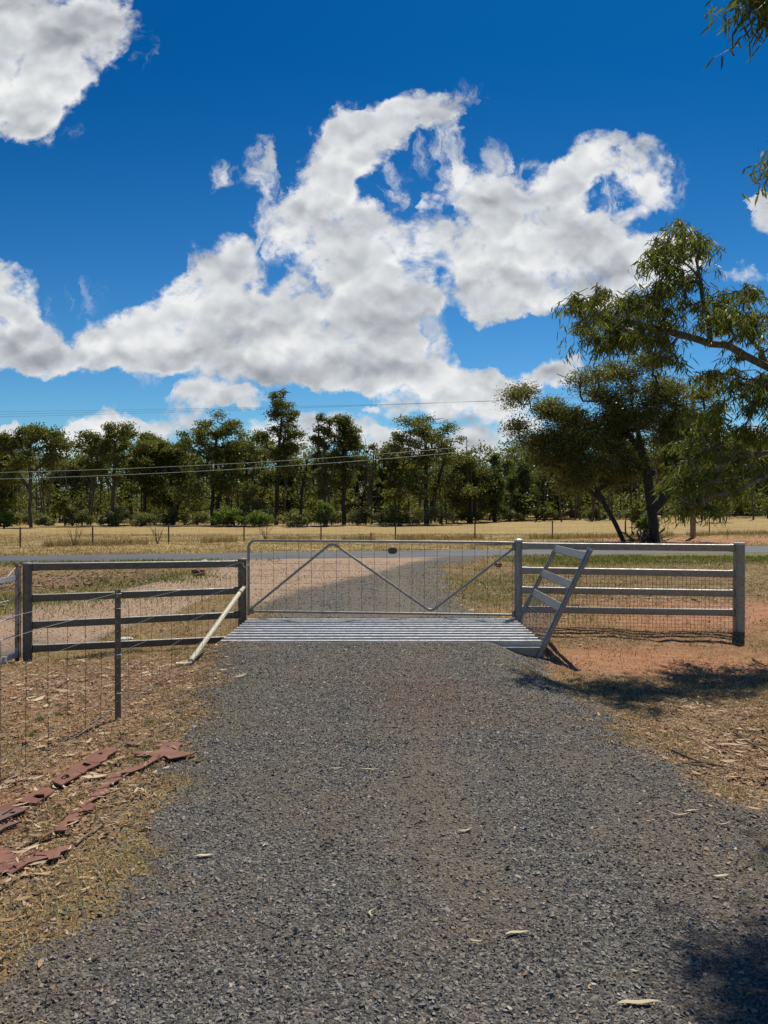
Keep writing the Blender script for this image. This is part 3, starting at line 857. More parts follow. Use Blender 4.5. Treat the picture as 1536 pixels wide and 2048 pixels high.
# individual green and straw tufts one can pick out on the left verge
TUFTS = [(55, 1478, .07, 'G'), (80, 1440, .05, 'G'), (118, 1432, .05, 'G'), (350, 1312, .08, 'G'), (262, 1298, .12, 'D'), (60, 1395, .05, 'G'), (420, 1398, .045, 'S'), (300, 1448, .04, 'G')]
tl = {0: 'green grass tuft at the left edge, in front of the wires', 1: 'small green tuft left of the star picket, lower of the near pair', 2: 'small green tuft close to the left of the star picket foot', 3: 'yellow green tuft behind the foot of the cream brace pipe', 4: 'dark green tuft under the bottom rail of the left fence', 5: 'sparse green tuft far left below the bottom rail', 6: 'straw coloured tuft on the edge of the driveway left of the gravel', 7: 'low green tuft just right of the star picket foot'}
for i, (px, py, s_, k) in enumerate(TUFTS):
    g = GP(px, py); nb = 70
    pts = np.array([[g[0], g[1]]]) + r1.normal(size=(nb, 2)) * s_ * .45
    m_ = L_STRAW if k == 'S' else L_GRASS
    o = blades('grass_tuft', pts, s_ * (.5 + .8 * r1.random(nb)), .004, r1, m_, .8)
    n_ = len(o.data.vertices); c = np.empty(n_ * 3, dtype=np.float32); o.data.vertices.foreach_get('co', c)
    c = c.reshape(-1, 3) - np.array(g, dtype=np.float32); o.data.vertices.foreach_set('co', c.ravel()); o.location = g
    tag(o, tl[i], 'grass tuft', 'grass tufts on the left verge')

pl_ = np.array([GP(a_, b_)[:2] for a_, b_ in [(r1.uniform(-20, 330), 0) for _ in range(0)] + [(x_, 1760 - x_ * .75 + r1.normal() * 38) for x_ in r1.uniform(0, 350, 130)]])
L = r1.uniform(.03, .08, len(pl_))
o = leaves_flat('leaf_litter', pl_, L, L * .17, r1, L_LITTER2, .01)
o.location.z = .034
tag(o, 'curled leaves caught on and around the rusted steel plates', 'leaf litter', kind='stuff')

# ------------------------------------------------------------------ cattle grid
GY0, GY1 = 9.06, 10.82
cg = empty('cattle_grid', (0, 9.9, 0), 'galvanised cattle grid of ten steel rails set in the driveway below the gate', 'cattle grid')
YB = np.linspace(GY0, GY1, 10)
a = np.linspace(0, math.pi * 2, 12, endpoint=False)
railprof = np.array([(-.034, -.070), (.034, -.070), (.034, -.062), (.006, -.058), (.006, .008), (.029, .012), (.031, .019), (.028, .0225), (-.028, .0225), (-.031, .019), (-.029, .012), (-.006, .008), (-.006, -.058), (-.034, -.062)])
for i, yb in enumerate(YB):
    MB().sweep(railprof, [(-1.90 - .02, yb, -.012), (1.85, yb, -.012)]).build('rail', M_GALVB, cg)
for s_ in (-1, 1):
    MB().box((s_ * 1.885 - .035, (GY0 + GY1) / 2 + .02, -.14), (.05, GY1 - GY0 + .16, .17)).build('side_beam', M_GALV, cg)
for k in range(3):
    MB().box((-1.1 + 1.1 * k, (GY0 + GY1) / 2, -.17), (.06, GY1 - GY0 - .02, .22)).build('bearer', M_GALVD, cg)
# channel beams at the ends
for yb, nm in ((GY0 - .062, 'front_beam'), (GY1 + .062, 'rear_beam')):
    q = MB(); q.box((-.035, yb, -.125), (3.78, .022, .12)); q.box((-.035, yb - .012, -.064), (3.80, .05, .012)); q.box((-.035, yb - .012, -.186), (3.80, .05, .012))
    q.build(nm, M_GALV, cg)
MB().box((-.035, GY0 - .07, -.36), (3.74, .12, .32), bev=.012).build('concrete_sill', M_CONC, cg)
MB().box((-.035, GY1 + .09, -.36), (3.74, .12, .32), bev=.012).build('concrete_sill', M_CONC, cg)

# ------------------------------------------------------------------ rail fences
stad = lambda w_, h_: [(math.cos(t) * w_ / 2, (h_ / 2 - w_ / 2 if math.sin(t) > 0 else -h_ / 2 + w_ / 2) + math.sin(t) * w_ / 2) for t in [math.radians(d) for d in (0, 30, 60, 90, 120, 150, 180, 210, 240, 270, 300, 330)]]
sqp = lambda w_, b: [(-w_ / 2 + b, -w_ / 2), (w_ / 2 - b, -w_ / 2), (w_ / 2, -w_ / 2 + b), (w_ / 2, w_ / 2 - b), (w_ / 2 - b, w_ / 2), (-w_ / 2 + b, w_ / 2), (-w_ / 2, w_ / 2 - b), (-w_ / 2, -w_ / 2 + b)]


def round_post(x, y, z0, z1, r_, parent, m=M_GALV, name='post'):
    o = MB().lathe((x, y, 0), [(r_, z0), (r_, z1 - .012)], 24).build(name, m, parent, smooth=True)
    c = MB().lathe((x, y, 0), [(r_ * 1.07, z1 - .03), (r_ * 1.09, z1 - .008), (r_ * .8, z1 + .004), (r_ * .3, z1 + .01)], 24).build('post_cap', M_GALVB if m is M_GALV else M_DARKST, o, smooth=True)
    return o


# right fence: posts R0 (gate post) and R1
R0 = (1.925, 11.02); R1 = (4.80, 10.4)
fr = empty('rail_fence', (R0[0], R0[1], gz(*R0)), 'galvanised four-rail fence with black square mesh right of the gate', 'fence')
round_post(R0[0], R0[1], -.45, 1.125, .056, fr)
q = MB().sweep(sqp(.125, .022), [(R1[0], R1[1], -.5), (R1[0], R1[1], 1.09)], up=(0, 1, 0)).build('post', M_GALV, fr, smooth=False)
MB().sweep(sqp(.14, .026), [(R1[0], R1[1], 1.078), (R1[0], R1[1], 1.102)], up=(0, 1, 0)).build('post_cap', M_GALVB, q)
Y0r, Y1r = R0[1], R1[1]
for zl, zr in ((1.03, 1.03), (.68, .68), (.40, .415), (.12, .155)):
    p0 = (R0[0] + .05, R0[1] - .01, zl); p1_ = (R1[0] - .06, R1[1] + .01, zr)
    ra = MB().sweep(stad(.044, .098), [p0, p1_]).build('rail', M_GALV, fr, smooth=True)
    d = (np.array(p1_) - np.array(p0)); 
    MB().sweep(stad(.054, .108), [p0, tuple(np.array(p0) + d * .025)]).build('rail_bracket', M_GALV, ra, smooth=True)
    MB().sweep(stad(.054, .108), [tuple(np.array(p1_) - d * .02), p1_]).build('rail_bracket', M_GALV, ra, smooth=True)
q = MB(); nx = 58
d = np.array([R1[0] - R0[0], R1[1] - R0[1]]); off = np.array([d[1], -d[0]]) / np.linalg.norm(d) * -.032
A = np.array(R0) + d * .02 - off * 0 + off; B = np.array(R1) - d * .025 + off
for i in range(nx):
    t_ = i / (nx - 1); p_ = A + (B - A) * t_
    zb = -.17 + .015 * math.sin(i * 1.7) + .05 * t_
    q.tube([(p_[0], p_[1], zb), (p_[0], p_[1], .72)], .0022, 4, False)
for j in range(18):
    z_ = -.15 + j * .05
    q.tube([(A[0], A[1], z_), (B[0], B[1], z_ + .03)], .0022, 4, False)
q.build('mesh_panel', M_WIRE, fr)

# left fence: posts L0 (latch post) and L1
L0 = (-2.03, 11.02); L1 = (-4.38, 9.45)
fl = empty('rail_fence', (L0[0], L0[1], gz(*L0)), 'dull grey four-rail fence left of the gate, its front side in shade', 'fence')
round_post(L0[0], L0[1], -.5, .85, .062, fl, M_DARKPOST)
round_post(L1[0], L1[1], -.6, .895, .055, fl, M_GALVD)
for zl, zr in ((.775, .845), (.39, .46), (.045, .13), (-.30, -.16)):
    p0 = (L0[0] - .05, L0[1] - .03, zl); p1_ = (L1[0] + .05, L1[1] + .02, zr)
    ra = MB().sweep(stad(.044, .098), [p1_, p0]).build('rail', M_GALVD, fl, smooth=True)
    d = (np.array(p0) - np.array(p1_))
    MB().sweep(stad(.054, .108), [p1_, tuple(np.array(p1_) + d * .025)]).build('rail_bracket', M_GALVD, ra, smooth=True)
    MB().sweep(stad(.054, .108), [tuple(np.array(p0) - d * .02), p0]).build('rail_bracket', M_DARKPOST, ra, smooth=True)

# ------------------------------------------------------------------ gate
GYc = 11.0
gt = empty('farm_gate', (R0[0] - .08, GYc, .05), 'closed galvanised pipe gate with wire mesh and N-shaped bracing across the driveway', 'gate')
pz = lambda py, Y=GYc: CAMH - (py - HZ) * Y / F
xl, xr = PX(497, GYc), PX(1030, GYc)
zt_l, zt_r, zb_l, zb_r = pz(1081), pz(1086), pz(1222.5), pz(1230)
q = MB(); pts = [(xl, GYc, zb_l - .06), (xl, GYc, zt_l - .10)]
for k in range(1, 7):
    a_ = k / 6 * math.pi / 2; pts.append((xl + .10 * (1 - math.cos(a_)), GYc, zt_l - .10 + .10 * math.sin(a_)))
pts += [(xr - .3, GYc, zt_r + .008), (xr, GYc, zt_r), (xr + .04, GYc, zt_r - .01)]
q.tube(pts, .0185, 12).build('frame_pipe', M_GALV, gt, smooth=True)
MB().tube([(xl, GYc, zb_l), (0, GYc, (zb_l + zb_r) / 2), (xr + .04, GYc, zb_r)], .0165, 12).build('bottom_rail', M_GALV, gt, smooth=True)
MB().box((xl + .03, GYc, zb_l - .005), (.09, .012, .07)).build('corner_plate', M_GALV, gt)
pk_ = (PX(664, GYc), zt_l - .03); vy = (PX(862, GYc), pz(1224) + .005)


def rounded(p0, pm, p1_, r_=.09, n_=5, y=GYc):
    p0, pm, p1_ = map(np.array, (p0, pm, p1_))
    a0 = pm + (p0 - pm) / np.linalg.norm(p0 - pm) * r_; a1 = pm + (p1_ - pm) / np.linalg.norm(p1_ - pm) * r_
    return [((1 - t) ** 2 * a0 + 2 * t * (1 - t) * pm + t * t * a1) for t in np.linspace(0, 1, n_)]


pl = [np.array((xl + .02, zb_l + .02))] + rounded((xl, zb_l), pk_, vy) + rounded(pk_, vy, (xr, zt_r - .04)) + [np.array((xr + .01, zt_r - .05))]
MB().tube([(p_[0], GYc - .012, p_[1]) for p_ in pl], .0175, 12).build('brace_pipe', M_GALV, gt, smooth=True)
q = MB(); nv = 21
for i in range(nv):
    x_ = xl + .18 * (i + .98)
    if x_ > xr - .02: break
    q.tube([(x_, GYc + .012, zb_l - .01), (x_ + .002, GYc + .012, zt_l - .01)], .0028, 4, False)
for j in range(11):
    f_ = j / 10.6 + .02
    za = zb_l + (zt_l - zb_l) * f_; zb = zb_r + (zt_r - zb_r) * f_
    q.tube([(xl, GYc + .012, za), (xr + .02, GYc + .012, zb)], .0019, 4, False)
q.build('wire_mesh', M_WIRED, gt)
for zz in (zt_r - .06, zb_r + .02):
    MB().lathe((R0[0] - .075, GYc, 0), [(.012, zz - .05), (.02, zz - .045), (.02, zz + .03), (.012, zz + .04)], 12).build('hinge', M_GALV, gt, smooth=True)
# little dark maker's plate on the mesh
a = np.linspace(0, 2 * math.pi, 14, endpoint=False)
pr = [(.066 * math.copysign(abs(math.cos(t)) ** .75, math.cos(t)), .046 * math.copysign(abs(math.sin(t)) ** .7, math.sin(t))) for t in a]
MB().sweep(pr, [(PX(785, GYc), GYc - .012, pz(1101.5)), (PX(785, GYc), GYc - .004, pz(1101.5))]).build('name_plate', M_DARKPLATE, gt)
# chain latch
q = MB()
for k in range(9):
    t_ = k / 8; cx_ = L0[0] + .02 + .09 * t_; cz_ = pz(1127) - .05 * math.sin(t_ * math.pi); rr = .013
    ring = [(cx_ + rr * math.cos(b_), GYc - .06 + (rr * math.sin(b_) if k % 2 else 0), cz_ + (0 if k % 2 else rr * math.sin(b_))) for b_ in np.linspace(0, 2 * math.pi, 9)]
    q.tube(ring, .0035, 5, False)
q.build('latch_chain', M_GALVB, gt, smooth=True)

# ------------------------------------------------------------------ leaning wing panel beside the grid
wg = empty('grid_wing', (1.84, 9.9, -.05), 'leaning galvanised wing panel with three rungs at the right side of the cattle grid', 'wing panel')
fb, ft = np.array((1.84, 10.72, -.05)), np.array((2.42, 10.70, 1.06))
nb_, nt_ = np.array((1.79, 8.98, -.20)), np.array((2.40, 8.95, 1.085))
MB().sweep(sqp(.052, .008), [fb, ft], up=(0, 1, 0)).build('post', M_GALV, wg)
q = MB().tube([nb_, nt_], .034, 16).build('post', M_GALV, wg, smooth=True)
dd = (nt_ - nb_) / np.linalg.norm(nt_ - nb_)
MB().tube([nt_ - dd * .012, nt_ + dd * .012], .037, 16).build('post_cap', M_GALVB, q, smooth=True)
for zf in (1.0, .66, .40):
    pf = fb + (ft - fb) * ((zf - fb[2]) / (ft[2] - fb[2])); pn = nb_ + (nt_ - nb_) * ((zf - nb_[2]) / (nt_[2] - nb_[2]))
    pf = pf + np.array((.0, -.02, 0)); pn = pn + np.array((0, .02, 0))
    MB().sweep([(-.016, -.052), (.016, -.052), (.022, -.046), (.022, .046), (.016, .052), (-.016, .052), (-.022, .046), (-.022, -.046)], [pf, pn], up=tuple(dd)).build('rung', M_GALV, wg)
q = MB()
ptw = lambda s_, h_: (fb + (ft - fb) * ((h_ + .02 - fb[2]) / (ft[2] - fb[2]))) * (1 - s_) + (nb_ + (nt_ - nb_) * ((h_ + .02 - nb_[2]) / (nt_[2] - nb_[2]))) * s_ + np.array((.012, 0, 0))
for i in range(1, 40):
    s_ = i / 40; q.tube([ptw(s_, -.10), ptw(s_, .40)], .0020, 4, False)
for j in range(14):
    h_ = -.10 + j * .037; q.tube([ptw(.01, h_), ptw(.99, h_)], .0020, 4, False)
q.build('mesh_panel', M_WIREG, wg)
q = MB()
for dz_ in (0, .012, .024):
    c0 = fb + (ft - fb) * (.93 - dz_)
    q.tube([c0 + np.array((.038 * math.cos(b_), .038 * math.sin(b_), 0)) for b_ in np.linspace(0, 2 * math.pi, 11)], .006, 6, False)
tag(q.build('twine', L_PALE, None, at=tuple(fb + (ft - fb) * .92), smooth=True), 'pale twine wound round the top of the leaning wing panel post', 'twine')

# ------------------------------------------------------------------ cream brace pipe
b0 = np.array((-1.99, 10.93, .45)); b1 = np.array((-2.10, 8.36, gz(-2.1, 8.36) + .045)); b2 = b1 + np.array((-.15, -.05, -.012))
br = empty('brace_pipe', tuple(b1), 'cream painted steel brace pipe leaning against the gate post, its foot flattened on the ground', 'brace')
q = MB(); q.tube([b0, b0 * .5 + b1 * .5, b1], .031, 14); q.build('pipe', M_CREAM, br, smooth=True)
MB().sweep([(math.cos(t) * .036, math.sin(t) * .011) for t in np.linspace(0, 2 * math.pi, 12, endpoint=False)], [b1 + np.array((.01, 0, -.01)), b1 * .6 + b2 * .4 + np.array((0, 0, -.012)), b2]).build('flattened_foot', M_CREAM, br, smooth=True)

# ------------------------------------------------------------------ left wire fence running towards the viewer
wf = empty('wire_fence', (-2.1, 6.0, gz(-2.1, 6.0)), 'wire stock fence with one dark star picket running along the left verge', 'fence')
XF = -2.1


def star(x, y, z0, z1, w_, m, parent, name='star_picket'):
    pr = []
    for k in range(3):
        a_ = math.radians(90 + 120 * k); c_, s_ = math.cos(a_), math.sin(a_); t_ = w_ * .11
        pr += [(w_ * c_ + t_ * s_, w_ * s_ - t_ * c_), (w_ * c_ - t_ * s_, w_ * s_ + t_ * c_)]
        a2 = a_ + math.radians(60); pr.append((t_ * 1.3 * math.cos(a2), t_ * 1.3 * math.sin(a2)))
    return MB().sweep(pr, [(x, y, z0), (x, y, z1)], up=(0, -1, 0)).build(name, m, parent)


pkt = star(XF + .02, 6.0, -.35, .925, .026, M_DARKST, wf)
for k in range(13):
    z_ = .06 + k * .068
    q = MB(); q.lathe((0, 0, 0), [(.0035, 0), (.0035, .002)], 8); v_ = q.V[-1]
    q.V[-1] = np.stack([v_[:, 0] + XF + .031, 6.0 - .0262 - v_[:, 2] * 1, v_[:, 1] + z_], 1)
    q.build('hole_light_dot', M_WIREL, pkt)  # pale disc painted for the light showing through a picket hole
wz = lambda z6, y: z6 + np.interp(y, [2.0, 4.2, 6, 8.5, 11], [.07, .05, 0, -.06, -.10])
q = MB()
for z6, rr, m in ((.895, .0020, 0), (.78, .0019, 0), (.60, .0014, 0), (.42, .0014, 0), (.26, .0014, 0), (.12, .0014, 0), (-.01, .0019, 0)):
    ysw = np.linspace(1.6, 10.95, 36)
    xw = np.where(ysw < 6, XF + .0, XF + (ysw - 6) / 5 * .08)
    q.tube([(float(x_ + .004 * math.sin(y_ * 5 + z6 * 9)), float(y_), float(wz(z6, y_) + .006 * math.sin(y_ * 3.1 + z6 * 7))) for x_, y_ in zip(xw, ysw)], rr, 5, False)
q.build('line_wire', M_WIREG, wf)
q = MB(); y_ = 1.8 + .01
while y_ < 10.9:
    xx = XF + max(0, (y_ - 6) / 5 * .08)
    q.tube([(xx + random.Random(int(y_ * 100) + j).uniform(-.004, .004), y_ + random.Random(int(y_ * 77) + j).uniform(-.008, .008), wz(zz, y_)) for j, zz in enumerate((-.01, .12, .26, .42, .60, .78))], .0017, 4, False)
    y_ += .30
q.build('netting', M_WIRE, wf)
for z6 in (.895, .78, .42, .12):
    q = MB(); q.tube([(XF + .02 + .03 * math.cos(b_), 6 + .03 * math.sin(b_), z6) for b_ in np.linspace(0, 2 * math.pi, 9)], .0016, 4, False)
    q.build('wire_tie', M_WIREL, pkt)

# ------------------------------------------------------------------ old side gate at the far left, standing open towards the viewer
og = empty('side_gate', (-4.47, 9.38, -.25), 'old silver side gate with rust stains swung open at the far left edge', 'gate')
x0, y0 = -4.475, 9.38
MB().sweep(sqp(.042, .006), [(x0, y0, -.30), (x0, y0, .90)], up=(0, 1, 0)).build('gate_stile', M_RUSTY, og)
MB().tube([(x0 + .035, y0 + .01, -.25), (x0 + .035, y0 + .01, .86)], .008, 8).build('hinge_rod', M_RUSTY, og, smooth=True)
gd = np.array((-.03, -1.0))
pg = lambda s_, z_: (x0 + gd[0] * s_, y0 + gd[1] * s_, z_)
MB().sweep([(-.012, -.03), (.012, -.03), (.012, .03), (-.012, .03)], [pg(0, .72), pg(3.0, .70)]).build('gate_rail', M_GALVB, og)
MB().sweep([(-.02, -.03), (.02, -.03), (.02, .03), (-.02, .03)], [pg(0, -.22), pg(3.0, -.20)]).build('gate_rail', M_GALVB, og)
for z_ in (.46, .24, .02):
    MB().tube([pg(0, z_), pg(3.0, z_ + .01)], .006, 8).build('gate_rail', M_GALVB, og, smooth=True)
MB().tube([pg(0, .86), pg(1.5, .10)], .011, 10).build('gate_brace', M_RUSTY, og, smooth=True)
MB().sweep(sqp(.042, .006), [pg(3.0, -.26), pg(3.0, .84)], up=(0, 1, 0)).build('gate_stile', M_RUSTY, og)


# ------------------------------------------------------------------ rusted steel cut-outs lying on the left verge
def on_ground(pp, lift=.012):
    return [tuple(np.array(GP(a_, b_)) + np.array((0, 0, lift))) for a_, b_ in pp]


def flatten(pts3, lift):
    """fit a plane so that the plate is stiff and straight"""
    P_ = np.array(pts3); A_ = np.c_[P_[:, 0], P_[:, 1], np.ones(len(P_))]
    c, *_ = np.linalg.lstsq(A_, P_[:, 2], rcond=None)
    P_[:, 2] = A_ @ c; 
    h = max(0, float(np.max(np.array([gz(a_, b_) for a_, b_ in P_[:, :2]]) - P_[:, 2])) * .6)
    P_[:, 2] += lift + h; return P_


def ring_plate(outer, holes, th, name, m, parent=None, label=None, lift=.012):
    import bmesh
    from mathutils.geometry import tessellate_polygon
    loops = [outer] + holes
    allp = [q_ for l_ in loops for q_ in l_]
    P3 = flatten([GP(a_, b_) for a_, b_ in allp], lift)
    vl = []; k = 0
    for l_ in loops:
        vl.append([Vector((P3[k + i][0], P3[k + i][1], 0)) for i in range(len(l_))]); k += len(l_)
    tris = tessellate_polygon(vl)
    n_ = len(P3); V = np.concatenate([P3, P3 - np.array([0, 0, th])])
    ft_ = np.array([list(t_) for t_ in tris])
    side = []; k = 0
    for l_ in loops:
        m_ = len(l_); a_ = np.arange(m_) + k; b_ = np.roll(a_, -1); side.append(np.stack([a_, a_ + n_, b_ + n_, b_], 1)); k += m_
    me = np_mesh(name, V, [np.concatenate([ft_, ft_[:, ::-1] + n_]), np.concatenate(side)], m)
    # recompute normals
    bm = bmesh.new(); bm.from_mesh(me); bmesh.ops.recalc_face_normals(bm, faces=bm.faces[:]); bm.to_mesh(me); bm.free()
    if parent is None:
        return link(name, me, None, at=tuple(P3[0]))
    return link(name, me, parent)


# pixel outlines of the three flat plates as they lie on the verge
Z1 = lambda pts: [(x / 6.4, 1470 + y / 6.4) for x, y in pts]
lt = empty('steel_lettering', GP(100, 1600), 'string of rusted cut-out steel letters lying flat on the left verge', 'metal lettering')
LET = [
    ([(1480, 190), (1490, 265), (1380, 335), (1350, 385), (1240, 420), (1170, 400), (1110, 385), (1095, 350), (1250, 260), (1380, 215)], [[(1240, 315), (1290, 295), (1320, 300), (1290, 325)]]),
    ([(1100, 345), (1110, 385), (1230, 395), (1290, 420), (1180, 480), (1120, 500), (1060, 540), (1000, 520), (925, 480), (930, 450), (1020, 400)], [[(1040, 440), (1070, 405), (1130, 415), (1170, 440), (1100, 465)]]),
    ([(925, 475), (1000, 530), (1040, 560), (900, 640), (780, 725), (700, 680), (655, 640), (760, 580), (860, 530)], [[(770, 600), (830, 560), (880, 560), (890, 600), (800, 635)]]),
    ([(560, 725), (700, 770), (640, 820), (460, 935), (250, 925), (240, 905), (330, 840), (440, 780)], [[(410, 850), (450, 825), (560, 825), (565, 865), (480, 875)]]),
    ([(250, 910), (180, 960), (340, 990), (310, 1030), (150, 1110), (0, 1160), (-40, 1165), (-80, 1040), (0, 975), (130, 945)], [[(90, 1075), (140, 1045), (205, 1045), (170, 1080)], [(10, 1090), (150, 1010), (160, 1015), (30, 1100)]]),
    ([(270, 1165), (140, 1225), (60, 1255), (-60, 1330), (-80, 1290), (0, 1235), (120, 1190)], []),
]
for out_, hol in LET:
    ring_plate(Z1(out_), [Z1(h_) for h_ in hol], .008, 'letter', M_RUSTPLATE, lt, lift=.024)
MB().plate(flatten([GP(a_, b_) for a_, b_ in Z1([(1480, 185), (1500, 200), (1260, 262), (900, 460), (250, 905), (-60, 1050), (-60, 1030), (240, 890), (890, 445), (1250, 250)])], .012), .008).build('joining_bar', M_RUSTPLATE, lt)
tip = ring_plate([(250, 1490), (281, 1492), (277, 1496), (262, 1497), (252, 1494)], [], .008, 'steel_offcut', M_RUSTPLATE, None, lift=.02)
tag(tip, 'small rusted steel scrap beyond the far end of the letters', 'metal scrap')
Z2 = lambda pts: [(x / 3.657, 1440 + y / 3.657) for x, y in pts]
silo = [(1210, 195), (1250, 200), (1345, 208), (1310, 225), (1300, 262), (1360, 270), (1440, 268), (1400, 285), (1330, 300), (1240, 318), (1200, 292), (1150, 315), (1100, 345), (1050, 380), (960, 415), (880, 430), (875, 470), (800, 500), (775, 540), (790, 570), (720, 600), (650, 640), (690, 650), (670, 690), (610, 700), (560, 720), (600, 740), (560, 780), (490, 790), (480, 850), (400, 860), (340, 900), (290, 935), (330, 890), (420, 820), (500, 740), (570, 680), (620, 640), (690, 570), (760, 490), (800, 445), (900, 400), (980, 375), (1060, 335), (1120, 295), (1050, 280), (965, 285), (1010, 262), (1110, 262), (1170, 245), (1180, 215)]
o = ring_plate(Z2(silo), [Z2([(1215, 225), (1235, 222), (1230, 232)])], .006, 'steel_cutout', M_RUSTPLATE, None, lift=.024)
tag(o, 'long ragged rusted steel silhouette with winged head lying between letters and gravel', 'metal cutout')
o = ring_plate(Z2([(530, 945), (500, 985), (440, 1010), (430, 1050), (350, 1065), (350, 1045), (200, 1080), (80, 1165), (30, 1140), (-60, 1180), (-120, 1060), (0, 1010), (-80, 960), (0, 965), (60, 990), (180, 985), (310, 1000), (430, 960)]), [], .006, 'steel_cutout', M_RUSTPLATE, None, lift=.02)
tag(o, 'broad smooth rusted steel plate at the bottom left of the verge', 'metal cutout')


# ------------------------------------------------------------------ fallen leaves and sticks one can count
def big_leaf(px, py, Lp, ang, bend, label, m=L_PALE, wr=.16):
    g = np.array(GP(px, py)); L = Lp / F * math.hypot(g[1], 1.55)
    a_ = math.radians(ang); d_ = np.array((math.cos(a_), math.sin(a_), 0)); s_ = np.array((-d_[1], d_[0], 0))
    V = []; F_ = []
    K = 9
    for k in range(K):
        t_ = k / (K - 1); u = (t_ - .5) * L; side = bend * L * (1 - 4 * (t_ - .5) ** 2) * 1.1 + L * .03 * math.sin(t_ * 9 + px)
        wd = L * wr * .42 * (math.sin(math.pi * min(1, t_ * 1.02 + .02)) ** .7 + .02)
        h_ = .012 + L * .05 * (4 * (t_ - .5) ** 2)
        c_ = g + d_ * u + s_ * side
        V += [c_ + s_ * wd + (0, 0, h_), c_ + (0, 0, h_ - wd * .25), c_ - s_ * wd + (0, 0, h_ + wd * .1)]
    for k in range(K - 1):
        for q_ in range(2): F_.append([3 * k + q_, 3 * k + q_ + 1, 3 * k + q_ + 4, 3 * k + q_ + 3])
    me = np_mesh('fallen_leaf', np.array(V), [np.array(F_)], m, True, dict(rnd=np.full(len(V), random.Random(px).random() * .6)))
    o = link('fallen_leaf', me, None, at=tuple(g)); o.modifiers.new('thickness', 'SOLIDIFY').thickness = .0012
    tag(o, label, 'leaf', 'single pale leaves lying on the driveway')


big_leaf(408, 1718, 32, 8, .12, 'pale broad leaf on the left of the gravel near the rusted plate', wr=.3)
big_leaf(673, 1541, 26, 5, .05, 'thin pale leaf mid driveway, left one of the close pair', wr=.14)
big_leaf(740, 1543, 36, -3, .05, 'thin pale leaf mid driveway, right one of the close pair', wr=.12)
big_leaf(928, 1664, 30, 25, -.15, 'short pale leaf right of the driveway centre, above a dark twig', wr=.2)
big_leaf(1358, 1630, 42, -12, -.2, 'long white curved leaf at the right of the gravel', wr=.13)
big_leaf(1385, 1627, 30, 12, .1, 'short white leaf touching the right end of the long curved one', wr=.2)
big_leaf(1446, 1651, 34, 5, -.1, 'slim yellow leaf below the two touching white leaves', wr=.1)
big_leaf(1442, 1757, 32, 10, -.05, 'cream leaf near the right edge below the yellow leaf', wr=.25)
big_leaf(1036, 1876, 46, 10, .15, 'curled pale leaf in the lower right centre of the driveway', wr=.2)
big_leaf(952, 1888, 24, -15, -.1, 'small pale leaf just left of the curled leaf low on the driveway', wr=.2)
big_leaf(1282, 2020, 80, 3, .12, 'large cream leaf at the very bottom of the driveway', wr=.16)
big_leaf(1520, 1992, 34, -10, .1, 'brown leaf at the bottom right corner in shadow', L_LITTER, .2)
big_leaf(608, 1464, 20, 30, .1, 'small pale leaf left of centre halfway to the grid', wr=.15)
big_leaf(750, 1833, 30, 80, .3, 'curved straw coloured leaf scrap low in the driveway centre', wr=.15)
big_leaf(530, 1695, 18, 70, .1, 'tiny pale leaf left of the driveway centre line', wr=.2)


def stick(pp, r_, label, m=B_STICK, lift=.008, side=None):
    pts = [np.array(GP(a_, b_)) + np.array((0, 0, lift + r_)) for a_, b_ in pp]
    rad = [r_ * (1 - .55 * i / (len(pts) - 1)) for i in range(len(pts))]
    q = MB(); q.tube(pts, rad, 7)
    if side:
        sp_ = [np.array(GP(a_, b_)) + np.array((0, 0, lift + r_)) for a_, b_ in side]; q.tube(sp_, [r_ * .6, r_ * .4, r_ * .25][:len(sp_)], 6)
    o = q.build('stick', m, None, at=tuple(pts[0]), smooth=True)
    tag(o, label, 'stick', 'sticks lying on the ground')


stick([(150, 1696), (163, 1684), (190, 1667), (212, 1648)], .008, 'bare pinkish stick between the rusted silhouette and the bottom plate')
stick([(905, 1694), (940, 1699), (968, 1700)], .0035, 'thin pale twig right of the driveway centre')
stick([(1345, 1506), (1375, 1520), (1410, 1533), (1455, 1540)], .009, 'long dark stick on the right verge beside the gravel edge', B_BROWN, side=[(1380, 1530), (1420, 1532), (1480, 1545)])
stick([(1365, 1530), (1420, 1540), (1450, 1556)], .005, 'thin forked dark stick just below the long one on the right verge', B_BROWN)
stick([(1505, 1320), (1520, 1330), (1536, 1335)], .010, 'dark stick near the right edge in front of the end post', B_DARK)
stick([(1470, 1470), (1500, 1490), (1540, 1512)], .008, 'brown stick at the right edge under the hanging foliage', B_BROWN)
stick([(829, 1654), (840, 1650), (856, 1648)], .004, 'short dark twig on the gravel right of the centre', B_DARK)
stick([(651, 1692), (660, 1694), (668, 1691)], .006, 'stubby brown bark piece on the gravel left of the centre', B_BROWN)
stick([(75, 1688), (55, 1697), (40, 1702)], .006, 'dark bark strip lying above the broad rusted plate', B_DARK)
stick([(180, 1452), (205, 1436), (232, 1418), (250, 1405)], .006, 'grey stick lying along the foot of the wire fence', B_DEAD)


